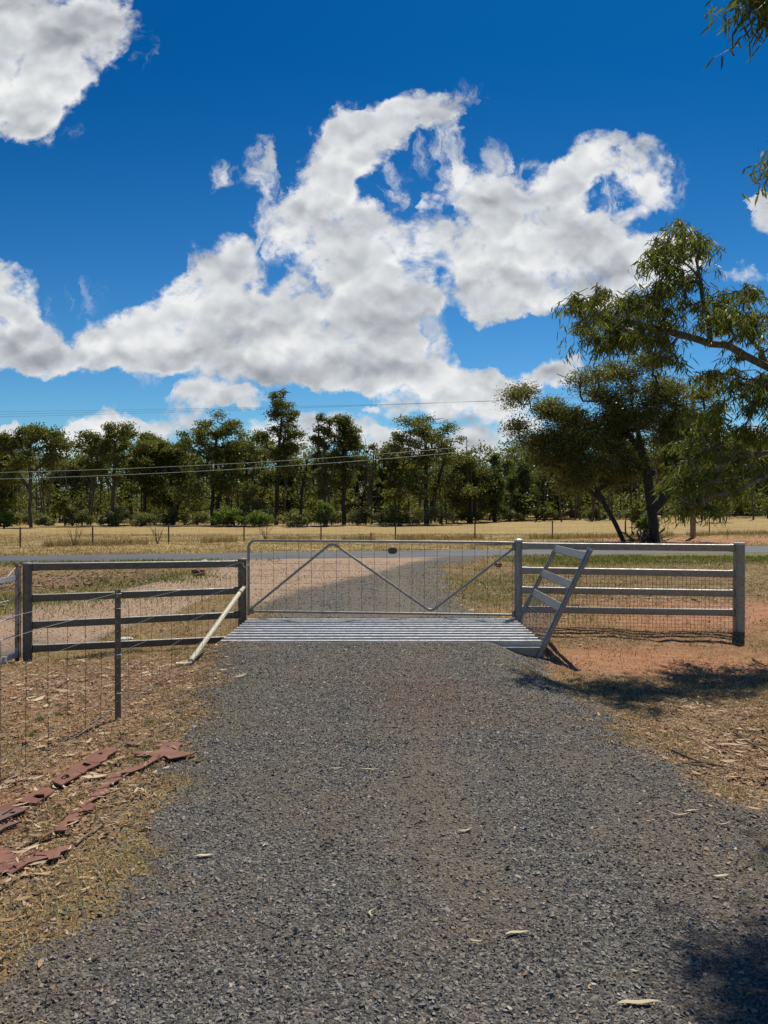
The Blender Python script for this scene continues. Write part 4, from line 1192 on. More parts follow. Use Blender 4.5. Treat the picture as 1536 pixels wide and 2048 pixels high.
def rock(name, c, s, label, m, cat, seed=1):
    rr = np.random.default_rng(seed); n = 14; V = []; fs = []
    for i in range(7):
        th = math.pi * (i + .5) / 7
        for j in range(n):
            ph = 2 * math.pi * j / n; d = 1 + .22 * (vnoise(np.array([3 * math.cos(ph) + seed + 20]), np.array([3 * math.sin(ph) + i * .6 + 20]), 5)[0] - .5) * 2
            V.append((c[0] + s[0] * d * math.sin(th) * math.cos(ph), c[1] + s[1] * d * math.sin(th) * math.sin(ph), c[2] + s[2] * d * math.cos(th)))
    for i in range(6):
        for j in range(n): fs.append([i * n + j, (i + 1) * n + j, (i + 1) * n + (j + 1) % n, i * n + (j + 1) % n])
    q = MB(); q.add(np.array(V), [np.array(fs), np.arange(n)[None], (np.arange(n)[::-1] + 6 * n)[None]])
    tag(q.build(name, m, None, at=c, smooth=True), label, cat)


g = GP(408, 1131); rock('rock', (g[0], g[1], g[2] + .06), (.12, .10, .10), 'white rounded rock at the road edge beyond the left fence', M_ROCK, 'rock', 3)
g = GP(250, 1282); rock('rock', (g[0], g[1], g[2] + .02), (.13, .08, .04), 'flat tan rock in grass behind the left bottom rail', M_ROCK, 'rock', 5)

# culvert ends either side of the driveway mouth
for (px, py, lab, s_) in ((396, 1152, 'dark culvert pipe end in the bank left of the driveway mouth', .16), (997, 1133, 'small red clay culvert pipe end in the grass behind the right of the gate', .10)):
    g = GP(px, py)
    s_ *= .62; o = empty('culvert_pipe', g, lab, 'culvert')
    q = MB(); q.box((g[0], g[1] + .05, g[2] + s_ * .6), (s_ * 3.2, .10, s_ * 1.9)); q.build('headwall', M_TERRA, o)
    q = MB(); n = 18; a_ = np.linspace(0, 2 * math.pi, n, endpoint=False)
    V = []
    for rr, yy in ((s_ * .75, -.02), (s_ * .75, -.09), (s_ * .6, -.09), (s_ * .6, -.02)):
        V.append(np.stack([g[0] + rr * np.cos(a_), np.full(n, g[1] + yy), g[2] + s_ * .65 + rr * np.sin(a_)], 1))
    fs = []
    for i in range(3):
        k = np.arange(n) + i * n; kk = np.roll(np.arange(n), -1) + i * n; fs.append(np.stack([k, kk, kk + n, k + n], 1))
    q.add(np.concatenate(V), [np.concatenate(fs)]); q.build('pipe_rim', M_TERRA, o, smooth=True)
    MB().sweep([(math.cos(t) * s_ * .6, math.sin(t) * s_ * .6) for t in a_], [(g[0], g[1] - .03, g[2] + s_ * .65), (g[0], g[1] - .012, g[2] + s_ * .65)]).build('pipe_shade_disc', M_DARKPLATE, o)  # dark disc stands in for the shade inside the pipe

# ------------------------------------------------------------------ far paddock fence
pf = [(-110, 1100), (40, 1096), (185, 1091), (337, 1087), (488, 1084), (642, 1082), (791, 1080), (950, 1079), (1105, 1078.5), (1264, 1075), (1419, 1071), (1570, 1068)]
ff = empty('paddock_fence', (0, 39, 0), 'long thin wire fence with rust brown posts along the paddock beyond the road', 'fence')
base = []
for i, (px, py) in enumerate(pf):
    Y = CAMH * F / (py - HZ); x_ = PX(px, Y); z_ = gz(x_, Y); base.append((x_, Y, z_))
    star(x_, Y, z_ - .2, z_ + (.95 if i > 4 else .84), .035, M_RUSTPOST, ff, 'post')
    if i == 6:
        Y2 = CAMH * F / (1081 - HZ); star(PX(742, Y2), Y2, gz(PX(742, Y2), Y2) - .1, gz(PX(742, Y2), Y2) + .40, .035, M_RUSTPOST, ff, 'stub_post')
q = MB()
for z_ in (.80, .62, .46, .32, .2, .1):
    q.tube([(b_[0], b_[1] - .04, b_[2] + z_) for b_ in base], .0032, 3, False)
for (a0, a1) in zip(base[:-1], base[1:]):
    for k in range(1, 10):
        t_ = k / 10; c_ = np.array(a0) * (1 - t_) + np.array(a1) * t_
        q.tube([(c_[0], c_[1] - .04, c_[2] + .1), (c_[0], c_[1] - .04, c_[2] + .8)], .0024, 3, False)
q.build('wire_netting', M_WIRE, ff)
# taller rank grass caught along that fence
seg = np.array(base); pts = []
for i in range(len(seg) - 1):
    m_ = 1100; t_ = r1.random(m_)[:, None]; pts.append(seg[i, :2] * (1 - t_) + seg[i + 1, :2] * t_)
pts = np.concatenate(pts) + r1.normal(size=(len(pts) * 1100, 2)) * np.array([.12, .22]) if False else np.concatenate(pts)
pts = pts + r1.normal(size=pts.shape) * np.array([.15, .25])
kp = fbm(pts[:, 0] * .7, pts[:, 1] * .1, 13) > .42
pts = pts[kp]
tag(blades('tall_dry_grass', pts, .14 + .26 * r1.random(len(pts)), .022, r1, L_STRAW, .6), 'tall pale rank grass along the foot of the paddock fence', 'dry grass', kind='stuff')

# power pole and lines
PP = (PX(1386, 41.8), 41.8)
pz0 = gz(*PP)
po = empty('power_pole', (PP[0], PP[1], pz0), 'weathered wooden power pole beyond the road, its top hidden by foliage', 'power pole')
MB().lathe((PP[0], PP[1], 0), [(.15, pz0 - .3), (.15, pz0 + 1), (.13, pz0 + 5), (.11, pz0 + 8.2), (.08, pz0 + 8.25)], 20).build('pole', B_POLE, po, smooth=True)
MB().box((PP[0], PP[1] - .14, pz0 + 7.7), (.12, 1.9, .12), rz=math.atan2(11.8, 46.8) + math.pi * .5 * 0).build('crossarm', B_POLE, po)
for k in (-1, 0, 1):
    MB().lathe((PP[0] + .02 * k, PP[1] - .14 + .75 * k, 0), [(.03, pz0 + 7.76), (.05, pz0 + 7.80), (.03, pz0 + 7.85), (.045, pz0 + 7.89), (.02, pz0 + 7.93)], 12).build('insulator', M_ROCK, po, smooth=True)
for nm, a_, b_, c_, rr, m_, lab, dy in (('power_line', 7.90, -3.35, .75, .008, M_WIRE, 'highest of the three thin upper power lines crossing the sky', .75),
                                 ('power_line', 7.90, -3.75, .9, .008, M_WIRE, 'middle one of the three thin upper power lines', .0),
                                 ('power_line', 7.90, -4.15, 1.05, .008, M_WIRE, 'lowest of the three thin upper power lines above the treetops', -.75),
                                 ('service_line', 6.37, -7.17, 3.755, .016, M_WIREL, 'upper of the two pale service cables sagging in front of the trees', 0.05),
                                 ('service_line', 6.15, -7.30, 3.80, .016, M_WIREL, 'lower of the two pale service cables sagging in front of the trees', -.05)):
    q = MB(); q.tube([(PP[0] - 46.8 * t, PP[1] - 11.8 * t + dy, pz0 + a_ + b_ * t + c_ * t * t) for t in np.linspace(0, 1, 40)], rr * .5, 5, False)
    tag(q.build(nm, m_, None, at=(PP[0], PP[1] + dy, pz0 + a_), smooth=True), lab, 'power line', 'lines from the power pole')
# yellow stay guard leaning by the bush
s0, s1 = np.array(PT(1270, 1066, 43)), np.array(PT(1299, 1008, 43)); s0[2] = gz(s0[0], 43)
tag(MB().tube([s0, s0 * .5 + s1 * .5, s1], [.045, .045, .04], 8).build('stay_guard', M_CREAM, None, at=tuple(s0), smooth=True), 'pale yellow pipe leaning beside the green bush behind the twin trees', 'guard pipe')


# ------------------------------------------------------------------ trees
def leafcloud(C, L, W, r, droop=.6, spread=None):
    """C (n,3) leaf centres -> quads (diamond), hanging by droop"""
    n = len(C)
    d = r.normal(size=(n, 3)); d[:, 2] = d[:, 2] * .6 - droop * 1.6
    d /= np.linalg.norm(d, axis=1)[:, None]
    s = np.cross(d, r.normal(size=(n, 3))); s /= np.linalg.norm(s, axis=1)[:, None] + 1e-9
    L = np.broadcast_to(L, n)[:, None] * (.6 + .8 * r.random((n, 1))); W = np.broadcast_to(W, n)[:, None] * (.7 + .6 * r.random((n, 1)))
    V = np.stack([C - d * L / 2, C + s * W / 2 - d * L * .1, C + d * L / 2, C - s * W / 2 - d * L * .1], 1)
    return V.reshape(-1, 3), np.arange(n * 4).reshape(-1, 4), np.repeat(r.random(n), 4)


def grow(trunks, puffs, r, step=.5, tip=.02, wob=.12, bias=1.0):
    """attach each puff to the nearest lower node; returns list of edges with radii"""
    pos = []; par = []; 
    for tr in trunks:
        tr = [np.array(p_, float) for p_ in tr['pts']]; att = tr_at = None
        prev = -1
        if len(pos) and 'join' in trunks[0] and False: pass
        for i in range(len(tr)):
            if i == 0:
                pos.append(tr[0]); par.append(-1); prev = len(pos) - 1
                continue
            a_, b_ = tr[i - 1], tr[i]; m_ = max(1, int(np.linalg.norm(b_ - a_) / step))
            for k in range(1, m_ + 1):
                p_ = a_ + (b_ - a_) * k / m_
                pos.append(p_ + (r.normal(size=3) * wob * step * .15 if k < m_ else 0)); par.append(prev); prev = len(pos) - 1
    order = sorted(range(len(puffs)), key=lambda i: np.min(np.linalg.norm(np.array(pos) - puffs[i][0], axis=1)))
    tips = []
    for i in order:
        c, R = puffs[i]; c = np.array(c, float)
        Pn = np.array(pos); dv = c - Pn; dist = np.linalg.norm(dv, axis=1)
        cost = dist + bias * np.clip(Pn[:, 2] - (c[2] - .35 * dist), 0, None) * 1.5
        cost[par.index(-1)] += 3
        j = int(np.argmin(cost)); p0 = Pn[j]; dd_ = np.linalg.norm(c - p0)
        m_ = max(2, int(dd_ / step)); prev = j
        hor = np.array([0, 0, -1.0]) * .12 * dd_
        for k in range(1, m_ + 1):
            t_ = k / m_
            p_ = p0 + (c - p0) * t_ + hor * math.sin(math.pi * t_) + (r.normal(size=3) * wob * step * .6 if k < m_ else 0)
            pos.append(p_); par.append(prev); prev = len(pos) - 1
        node = prev
        for q_ in range(4):
            d_ = r.normal(size=3) * np.array([R[0], R[0], R[1]]) * .55; d_[2] = abs(d_[2]) * .6
            pos.append(c + d_); par.append(node)
    n = len(pos); pw = np.zeros(n); kids = [0] * n
    for i in range(n):
        if par[i] >= 0: kids[par[i]] += 1
    rad = np.zeros(n); acc = np.zeros(n)
    for i in range(n - 1, -1, -1):
        if kids[i] == 0: acc[i] = tip ** 2.2
        acc[i] += (tip * .12) ** 2.2
        if par[i] >= 0: acc[par[i]] += acc[i]
    rad = acc ** (1 / 2.2)
    return np.array(pos), np.array(par), rad


def branches_mesh(pos, par, rad, m, name, nside=6, base_flare=1.25, rmax=None):
    q = MB(); e = [i for i in range(len(pos)) if par[i] >= 0]
    e = np.array(e); a_ = pos[par[e]]; b_ = pos[e]; ra = np.minimum(rad[par[e]], rad[e] * 1.35); rb = rad[e]
    t = b_ - a_; ln = np.linalg.norm(t, axis=1)[:, None] + 1e-9; t = t / ln
    a_ = a_ - t * np.minimum(ra[:, None] * .5, ln * .3)
    u = np.cross(t, np.array([.31, .17, .05])); u /= np.linalg.norm(u, axis=1)[:, None] + 1e-9; v = np.cross(t, u)
    ang = np.arange(nside) * 2 * math.pi / nside
    ring = lambda c, rr: c[:, None] + rr[:, None, None] * (np.cos(ang)[None, :, None] * u[:, None] + np.sin(ang)[None, :, None] * v[:, None])
    V = np.concatenate([ring(a_, ra), ring(b_, rb)], 1); n = len(e)
    k = np.arange(nside); kk = np.roll(k, -1)
    f = np.stack([k, kk, kk + nside, k + nside], 1)
    Fc = (f[None] + (np.arange(n) * 2 * nside)[:, None, None]).reshape(-1, 4)
    return np_mesh(name, V.reshape(-1, 3), [Fc], m, True)


def puff_leaves(puffs, n, r, top=.35, hang=0.0):
    vol = np.array([p_[1][0] ** 2 * p_[1][1] for p_ in puffs]) ** .75; cnt = (vol / vol.sum() * n).astype(int) + 3
    out = []
    for (c, R), k in zip(puffs, cnt):
        d = r.normal(size=(k, 3)); d /= np.linalg.norm(d, axis=1)[:, None]
        rr = r.random((k, 1)) ** .45
        d[:, 2] = np.where(r.random(k) < top, np.abs(d[:, 2]), d[:, 2])
        out.append(np.array(c) + d * rr * np.array([R[0], R[0], R[1]]) * (1 + .22 * r.normal(size=(k, 1))) - np.array([0, 0, hang]) * r.random((k, 1)) ** 2)
    return np.concatenate(out)


def sub_puffs(ell, n, r, sz, flat=.55):
    """fill ellipsoids with leaf puffs; ell = (c, (rx, rz), weight)"""
    out = []; wts = np.array([e[2] for e in ell], float); cn = np.maximum(1, np.round(wts / wts.sum() * n).astype(int))
    for (c, R, _), k in zip(ell, cn):
        for _ in range(k):
            d = r.normal(size=3); d /= np.linalg.norm(d); rr = (.25 + .75 * r.random() ** .5)
            s_ = sz * (.6 + .8 * r.random())
            out.append((np.array(c) + d * rr * np.array([R[0], R[0] * .9, R[1]]), (s_, s_ * flat)))
    return out


def make_tree(name, base, trunks, puffs, nleaf, leafL, leafW, lm, bm_, label, cat, seed, group=None, rbase=None, step=.6, tip=.02, nside=6, droop=.6, top=.35, hang=0.0, wob=.3):
    r = np.random.default_rng(seed)
    rt = empty(name, base, label, cat, group)
    pos, par, rad = grow(trunks, puffs, r, step, tip, wob)
    if rbase:
        ratio = np.clip(rad - tip, 0, None) / (rad.max() - tip)
        hh = (pos[:, 2] - pos[0, 2]) / (pos[:, 2].max() - pos[0, 2])
        rad = np.minimum(tip + (rbase * 1.3 - tip) * ratio ** 1.3, rbase * np.clip(1.08 - 1.35 * hh, .12, 1)) + tip * .3
    link('trunk', branches_mesh(pos, par, rad, bm_, 'trunk', nside), rt)
    C = puff_leaves(puffs, nleaf, r, top, hang)
    V, Fc, rn = leafcloud(C, leafL, leafW, r, droop)
    link('crown', np_mesh('crown', V, [Fc], lm, False, dict(rnd=rn)), rt)
    return rt


def far_tree(px, topy, wpx, Y, kind, seed, label, lm=None, lean=0.0, bm_=B_DARK, group='trees of the wood beyond the paddock', name=None):
    r = np.random.default_rng(seed)
    x = PX(px, Y); z0 = gz(x, Y); H = CAMH + (HZ - topy) / F * Y - z0; w_ = wpx / F * Y / 2 * (1.0 if kind == 'bush' else 1.22)
    B = np.array((x, Y, z0)); top_ = B + np.array((lean, 0, H * .82))
    lm = lm or L_OLIVE
    tr = [dict(pts=[B - np.array((0, 0, .2)), B + np.array((lean * .2, 0, H * .3)), B + np.array((lean * .6, r.normal() * .2, H * .58)), top_])]
    E = lambda fx, fz, rx, rz, wt, fy=0: ((B[0] + lean * fz + fx * w_, B[1] + fy * w_, z0 + H * fz), (rx * w_, rz * H), wt)
    n = 7000; sz = .75
    if kind == 'umbrella':
        ell = [E(-.5, .80, .42, .10, 2), E(.15, .90, .45, .09, 2.4), E(.62, .78, .36, .10, 1.6), E(0, .66, .7, .12, 2), E(-.3, .50, .5, .08, .8), E(.3, .42, .5, .1, .7)]
        tr.append(dict(pts=[B + np.array((lean * .3, 0, H * .33)), B + np.array((-.35 * w_, 0, H * .62)), B + np.array((-.5 * w_, 0, H * .78))]))
        puffs = sub_puffs(ell, 46, r, sz * .95, .72); n = 11000
    elif kind == 'dense':
        ell = [E(0, .86, .5, .12, 2), E(-.45, .68, .5, .16, 2.2), E(.45, .66, .52, .17, 2.2), E(0, .5, .85, .18, 3.2), E(-.2, .3, .8, .1, 1.4), E(.3, .28, .7, .1, 1.2)]
        puffs = sub_puffs(ell, 72, r, sz * 1.15, .65); n = 16000
        tr.append(dict(pts=[B + np.array((.15, 0, 0)), B + np.array((.3 * w_, 0, H * .45)), B + np.array((.45 * w_, 0, H * .66))]))
    elif kind == 'column':
        ell = [E(0, .93, .45, .07, 1.2), E(.15, .82, .55, .09, 1.6), E(.25, .70, .6, .09, 1.6), E(-.1, .58, .7, .1, 1.5), E(0, .42, .8, .1, 1.2), E(-.6, .62, .35, .06, .6)]
        puffs = sub_puffs(ell, 44, r, sz * .9, .7); n = 10000
    elif kind == 'sparse':
        ell = [E(0, .88, .35, .08, 1), E(-.4, .72, .35, .1, 1), E(.4, .7, .4, .1, 1), E(0, .52, .7, .14, 1.3), E(.1, .35, .7, .1, .9)]
        puffs = sub_puffs(ell, 34, r, sz * .7, .75); n = 5000
        tr.append(dict(pts=[B + np.array((.1, 0, 0)), B + np.array((.35 * w_, 0, H * .5)), B + np.array((.5 * w_, 0, H * .8))]))
        tr.append(dict(pts=[B + np.array((0, 0, H * .25)), B + np.array((-.35 * w_, 0, H * .6)), B + np.array((-.45 * w_, 0, H * .92))]))
    elif kind == 'dead':
        ell = [E(0, .75, .6, .2, 1), E(.2, .5, .7, .15, .5)]
        puffs = sub_puffs(ell, 20, r, sz * .4, .8); n = 500
        for k in range(4): tr.append(dict(pts=[B + np.array((0, 0, H * (.2 + .1 * k))), B + np.array(((k - 1.5) * .4 * w_, r.normal() * .3, H * .65)), B + np.array(((k - 1.5) * .6 * w_, r.normal() * .3, H * (.9 + .07 * (k % 2))))]))
    elif kind == 'pine':
        ell = [E(0, .95, .16, .05, .5), E(0, .85, .32, .07, .9), E(0, .7, .5, .09, 1.5), E(0, .54, .68, .10, 2), E(0, .37, .82, .11, 2.4), E(0, .2, .8, .08, 1.6)]
        puffs = sub_puffs(ell, 50, r, sz * .7, .8); n = 9500
    elif kind == 'bush':
        ell = [E(r.uniform(-.3, .3), .62, r.uniform(.4, .8), .3, 2), E(-.5, r.uniform(.25, .5), .5, .24, 1.3), E(.5, r.uniform(.25, .5), .5, .24, 1.3)]
        puffs = sub_puffs(ell, 22, r, max(.18, w_ * .26), .85); n = 2200
    rt = empty(name or ('shrub' if kind == 'bush' else 'tree'), tuple(B), label, 'shrub' if kind == 'bush' else 'tree', group)
    pos, par, rad = grow(tr, puffs, r, .8, .022 if kind != 'bush' else .012, .5)
    link('trunk', branches_mesh(pos, par, rad, bm_, 'trunk', 5), rt)
    C = puff_leaves(puffs, n, r, .4)
    C[:, 2] = np.maximum(C[:, 2], z0 + .05)
    k = 1.0 if kind != 'bush' else .7
    V, Fc, rn = leafcloud(C, .25 * k, .105 * k, r, .4)
    link('crown', np_mesh('crown', V, [Fc], lm, False, dict(rnd=rn)), rt)
    return rt


FRONT = [
    (62, 852, 140, 66, 'umbrella', 'tall flat-topped gum with open crown near the left edge', L_OLIVE),
    (-6, 872, 80, 70, 'dense', 'dark gum cut by the left edge of the picture', L_DARK),
    (225, 846, 135, 72, 'umbrella', 'flat-topped gum with a small raised tuft, second tall one from the left', L_OLIVE),
    (290, 868, 110, 76, 'umbrella', 'gum with ragged layered crown right of the tufted one', L_OLIVE),
    (345, 878, 110, 77, 'dense', 'dense leafy tree left of the big rounded gum on the left half', L_DARK),
    (425, 815, 130, 74, 'dense', 'big rounded gum, tallest in the left third', L_OLIVE),
    (492, 872, 60, 77, 'sparse', 'thin airy gum close to the left of the tallest tree', L_OLIVE),
    (553, 781, 85, 75, 'column', 'tallest narrow gum with stacked foliage left of centre', L_OLIVE),
    (600, 895, 85, 73, 'dead', 'bare twiggy tree fanning out right of the tallest gum', L_OLIVE),
    (652, 820, 60, 72, 'sparse', 'dark thin tree with bare spikes at its top, left of a pair', L_DARK),
    (688, 832, 66, 73, 'column', 'dark bushy-topped tree, right of a pair near the centre', L_DARK),
    (742, 868, 70, 76, 'dead', 'nearly bare tree with fine twigs against the white cloud', L_OLIVE),
    (790, 880, 50, 77, 'sparse', 'slim ragged tree left of the big round-headed gum', L_OLIVE),
    (852, 824, 155, 73, 'dense', 'big round-headed gum, broadest of the wood, right of centre', L_OLIVE),
    (938, 915, 85, 77, 'dense', 'low leafy tree at the right foot of the broad gum', L_DARK),
    (990, 908, 62, 79, 'pine', 'pointed cypress pine left of the twin roadside trees', L_PINE),
    (1045, 922, 70, 82, 'pine', 'cypress pine just behind the left edge of the roadside trees', L_PINE),
    (1110, 925, 80, 84, 'dense', 'shaded tree seen under the left roadside crown', L_DARK),
    (1180, 910, 80, 88, 'pine', 'cypress pine seen behind the leaning roadside trunk', L_PINE),
    (1255, 905, 90, 90, 'dense', 'dark tree seen between the two roadside trunks', L_DARK),
    (1345, 900, 90, 92, 'dense', 'shaded tree behind the power pole on its left', L_DARK),
    (1480, 862, 130, 90, 'dense', 'big dark gum behind the hanging branches near the right edge', L_DARK),
    (1560, 880, 100, 88, 'dense', 'dark gum cut by the right edge of the picture', L_DARK),
]
for i, (px, ty, wp, Y, kind, lab, lm) in enumerate(FRONT):
    far_tree(px, ty, wp, Y, kind, 100 + i, lab, lm, lean={7: .5, 9: -.2, 8: .6, 4: -.4, 5: .5, 11: .3, 2: .3}.get(i, 0.0), bm_=B_BROWN if i in (0, 2, 6, 9, 11, 12) else B_DARK)
MID = [(20, 905), (110, 912), (150, 905), (190, 900), (262, 905), (318, 885), (375, 890), (455, 885), (520, 905), (580, 915), (625, 930), (668, 925), (715, 905), (765, 915), (815, 900), (900, 905), (960, 935), (1015, 930), (1075, 930), (1145, 915), (1215, 910), (1300, 905), (1400, 895), (1440, 900), (1520, 890)]
near_l = ['at the far left edge', 'right of the flat-topped left gum', 'in the low gap left of the tufted gum', 'behind the left side of the tufted gum', 'behind the right side of the tufted gum', 'behind the ragged layered gum', 'behind the left side of the big rounded gum', 'behind the right side of the big rounded gum', 'just left of the tallest gum', 'just right of the tallest gum', 'under the bare fanning tree', 'behind the dark spiky pair', 'right of the dark spiky pair', 'behind the nearly bare twiggy tree', 'behind the left of the broad round-headed gum', 'behind the right of the broad round-headed gum', 'between the broad gum and the pointed cypress', 'right of the pointed cypress pine', 'behind the left edge of the roadside trees', 'under the left roadside crown', 'left of the straight roadside trunk', 'right of the straight roadside trunk', 'right of the power pole', 'left of the big dark right-hand gum', 'between the two dark gums at the right edge']
for i, ((px, ty), wh) in enumerate(zip(MID, near_l)):
    kind = ['column', 'pine', 'dense', 'sparse', 'column', 'dense', 'pine'][i % 7]
    far_tree(px, ty + [14, -8, 4, -16, 20, 0, -22][i % 7], [60, 62, 95, 66, 56, 88, 54][i % 7], 86 + (i * 7) % 9 + (4 if px > 1000 else 0), kind, 300 + i, 'second-row tree ' + wh, [L_DARK, L_PINE, L_OLIVE][i % 3], lean=((i * 37) % 11 - 5) * .09, bm_=[B_DARK, B_BROWN, B_DEAD][i % 3], group='second-row trees of the wood')
# saplings and shrubs at the edge of the wood
SHR = [(8, 1012, 36, 62, L_GREEN, 'bright green sapling at the left edge of the paddock'), (648, 992, 50, 68, L_GREEN, 'round green sapling standing alone before the wood, near the centre'),
       (505, 978, 60, 72, L_OLIVE, 'leafy sapling in front of the tallest gum'), (455, 1010, 62, 68, L_GREEN, 'wide bright green shrub left of the leafy sapling'), (520, 1022, 60, 67, L_GREEN, 'low green shrub under the tallest gum'),
       (130, 985, 50, 72, L_OLIVE, 'olive sapling right of the flat-topped left gum'), (595, 1025, 40, 66, L_SHRUB, 'small pale shrub left of the round green sapling'),
       (1278, 998, 54, 62, L_OLIVE, 'small umbrella-shaped sapling left of the straight roadside trunk'), (1440, 960, 60, 70, L_DARK, 'dark sapling in the paddock right of the power pole')]
for i, (px, ty, wp, Y, lm, lab) in enumerate(SHR):
    far_tree(px, ty, wp, Y, 'bush', 500 + i, lab, lm, group='saplings before the wood')
ORD = 'first second third fourth fifth sixth seventh eighth ninth tenth eleventh twelfth thirteenth fourteenth fifteenth sixteenth seventeenth eighteenth nineteenth twentieth'.split()
ORD += ['twenty-' + o_ for o_ in ORD[:9]] + ['thirtieth'] + ['thirty-' + o_ for o_ in ORD[:9]] + ['fortieth'] + ['forty-' + o_ for o_ in ORD[:9]]
k = 0
for px in range(-20, 1560, 38):
    rr = random.Random(px); Y = 71 + rr.uniform(-2, 5) + (8 if px > 950 else 0) + (6 if px > 1300 else 0)
    gx = PX(px, Y); by = HZ + (CAMH - gz(gx, Y)) / Y * F
    h_ = rr.uniform(20, 34) + (16 if rr.random() > .7 else 0)
    lm = [L_SHRUB, L_OLIVE, L_SHRUB, L_SHRUB][k % 4]
    far_tree(px + rr.uniform(-16, 16), by - h_, rr.uniform(40, 84), Y, 'bush', 600 + k, ['pale grey-green', 'olive', 'pale grey-green', 'pale grey-green'][k % 4] + ' low shrub at the edge of the wood, ' + ORD[k] + ' from the left', lm, group='understorey shrubs along the edge of the wood')
    k += 1
# the rest of the wood behind, which reads as one mass
r = np.random.default_rng(900); puffs = []
for i in range(520):
    Y = r.uniform(104, 124); x = r.uniform(-.56, .56) * Y; z0 = gz(x, Y)
    for _ in range(5):
        s_ = r.uniform(.9, 1.6); puffs.append((np.array((x + r.normal() * 1.2, Y + r.normal(), z0 + r.uniform(.3, 10.2) * (0.8 + .35 * vnoise(np.array([x * .12]), np.array([3.0]), 4)[0]))), (s_, s_ * .9)))
C = puff_leaves(puffs, 130000, r, .3)
V, Fc, rn = leafcloud(C, .42, .22, r, .3)
o = link('far_wood', np_mesh('far_wood', V, [Fc], L_DARK, False, dict(rnd=rn)))
tag(o, 'dark mass of distant wood behind the rows of trees', 'wood', kind='stuff')
puffs = []
for i in range(900):  # low leaves added to stand for the shade between the trunks
    Y = r.uniform(78, 100) + (4 if i % 2 else 0); x = r.uniform(-.56, .56) * Y; z0 = gz(x, Y); s_ = r.uniform(.7, 1.3)
    puffs.append((np.array((x, Y, z0 + r.uniform(.2, 3.4))), (s_, s_ * .8)))
C = puff_leaves(puffs, 90000, r, .3); V, Fc, rn = leafcloud(C, .30, .14, r, .3)
tag(link('undergrowth', np_mesh('undergrowth', V, [Fc], L_DARK, False, dict(rnd=rn))), 'undergrowth added to stand for the dark shade between the trunks inside the wood', 'undergrowth', kind='stuff')
q = MB()
for i in range(240):
    Y = r.uniform(75, 102); x = r.uniform(-.56, .56) * Y; z0 = gz(x, Y); h_ = r.uniform(5, 9); lx = r.normal() * .6
    q.tube([(x, Y, z0 - .2), (x + lx * .4, Y, z0 + h_ * .5), (x + lx, Y, z0 + h_)], [.10, .075, .03], 5, False)
tag(q.build('thin_trunks', B_BROWN, None), 'thin dark trunks of the inner wood', 'tree trunks', kind='stuff')

# ---- roadside pair: leaning tree and straight tree with wattle-like crowns
YT = 37.0
TP = lambda px, py, dy=0: np.array(PT(px, py, YT + dy))
puff = []


def crown_px(lst, r, sz, per, Y):
    out = []
    for px, py, rx, ry in lst:
        c = np.array(PT(px, py, Y)); R = (rx / F * Y, ry / F * Y)
        n_ = max(3, int(per * rx * ry / 2500))
        for _ in range(n_):
            d = r.normal(size=3); d /= np.linalg.norm(d); s_ = sz * (.7 + .6 * r.random())
            out.append((c + d * np.array([R[0], R[0], R[1]]) * (.2 + .72 * r.random() ** .6), (s_, s_ * .78)))
    return out


r = np.random.default_rng(41)
Bb = np.array((PX(1250, YT), YT, gz(PX(1250, YT), YT)))
pa = crown_px([(1075, 795, 52, 32), (1130, 830, 45, 30), (1065, 880, 48, 35), (1140, 880, 70, 50), (1180, 930, 70, 45), (1110, 935, 50, 25), (1210, 870, 50, 45), (1150, 970, 50, 15), (1180, 880, 60, 40), (1090, 830, 50, 35), (1220, 960, 50, 30)], r, .72, 5.5, YT)
make_tree('tree', tuple(Bb), [dict(pts=[Bb - np.array((0, 0, .1)), TP(1232, 1050), TP(1205, 1000), TP(1185, 960), TP(1165, 920)]), dict(pts=[TP(1205, 1000), TP(1160, 965), TP(1110, 930), TP(1075, 890)]), dict(pts=[TP(1185, 960), TP(1150, 860), TP(1115, 835), TP(1085, 805)])],
          pa, 62000, .115, .05, L_WATTLE, B_DARK, 'leaning dark-trunked tree, left of the roadside pair, with rounded low crown', 'tree', 51, 'roadside pair of trees', rbase=.21, step=.4, tip=.010, nside=8, droop=.3)
Bc = np.array((PX(1312, YT), YT, gz(PX(1312, YT), YT)))
pb = crown_px([(1190, 760, 50, 45), (1240, 740, 50, 40), (1265, 800, 75, 40), (1300, 850, 75, 50), (1240, 870, 50, 40), (1330, 800, 50, 50), (1300, 920, 80, 45), (1360, 880, 60, 60), (1345, 960, 60, 30), (1240, 930, 50, 35), (1380, 820, 50, 60), (1340, 850, 60, 50), (1220, 800, 50, 45), (1390, 930, 50, 60), (1280, 740, 50, 40), (1420, 870, 50, 80)], r, .75, 5.5, YT)
make_tree('tree', tuple(Bc), [dict(pts=[Bc - np.array((0, 0, .1)), TP(1306, 1040), TP(1298, 980), TP(1290, 920), TP(1275, 860), TP(1262, 800)]), dict(pts=[TP(1304, 1020), TP(1330, 990), TP(1360, 960), TP(1375, 900)]), dict(pts=[TP(1290, 920), TP(1240, 840), TP(1205, 780)])],
          pb, 84000, .115, .05, L_WATTLE, B_DARK, 'straight dark-trunked tree, right of the roadside pair, with taller dense crown', 'tree', 52, 'roadside pair of trees', rbase=.36, step=.4, tip=.013, nside=8, droop=.3)
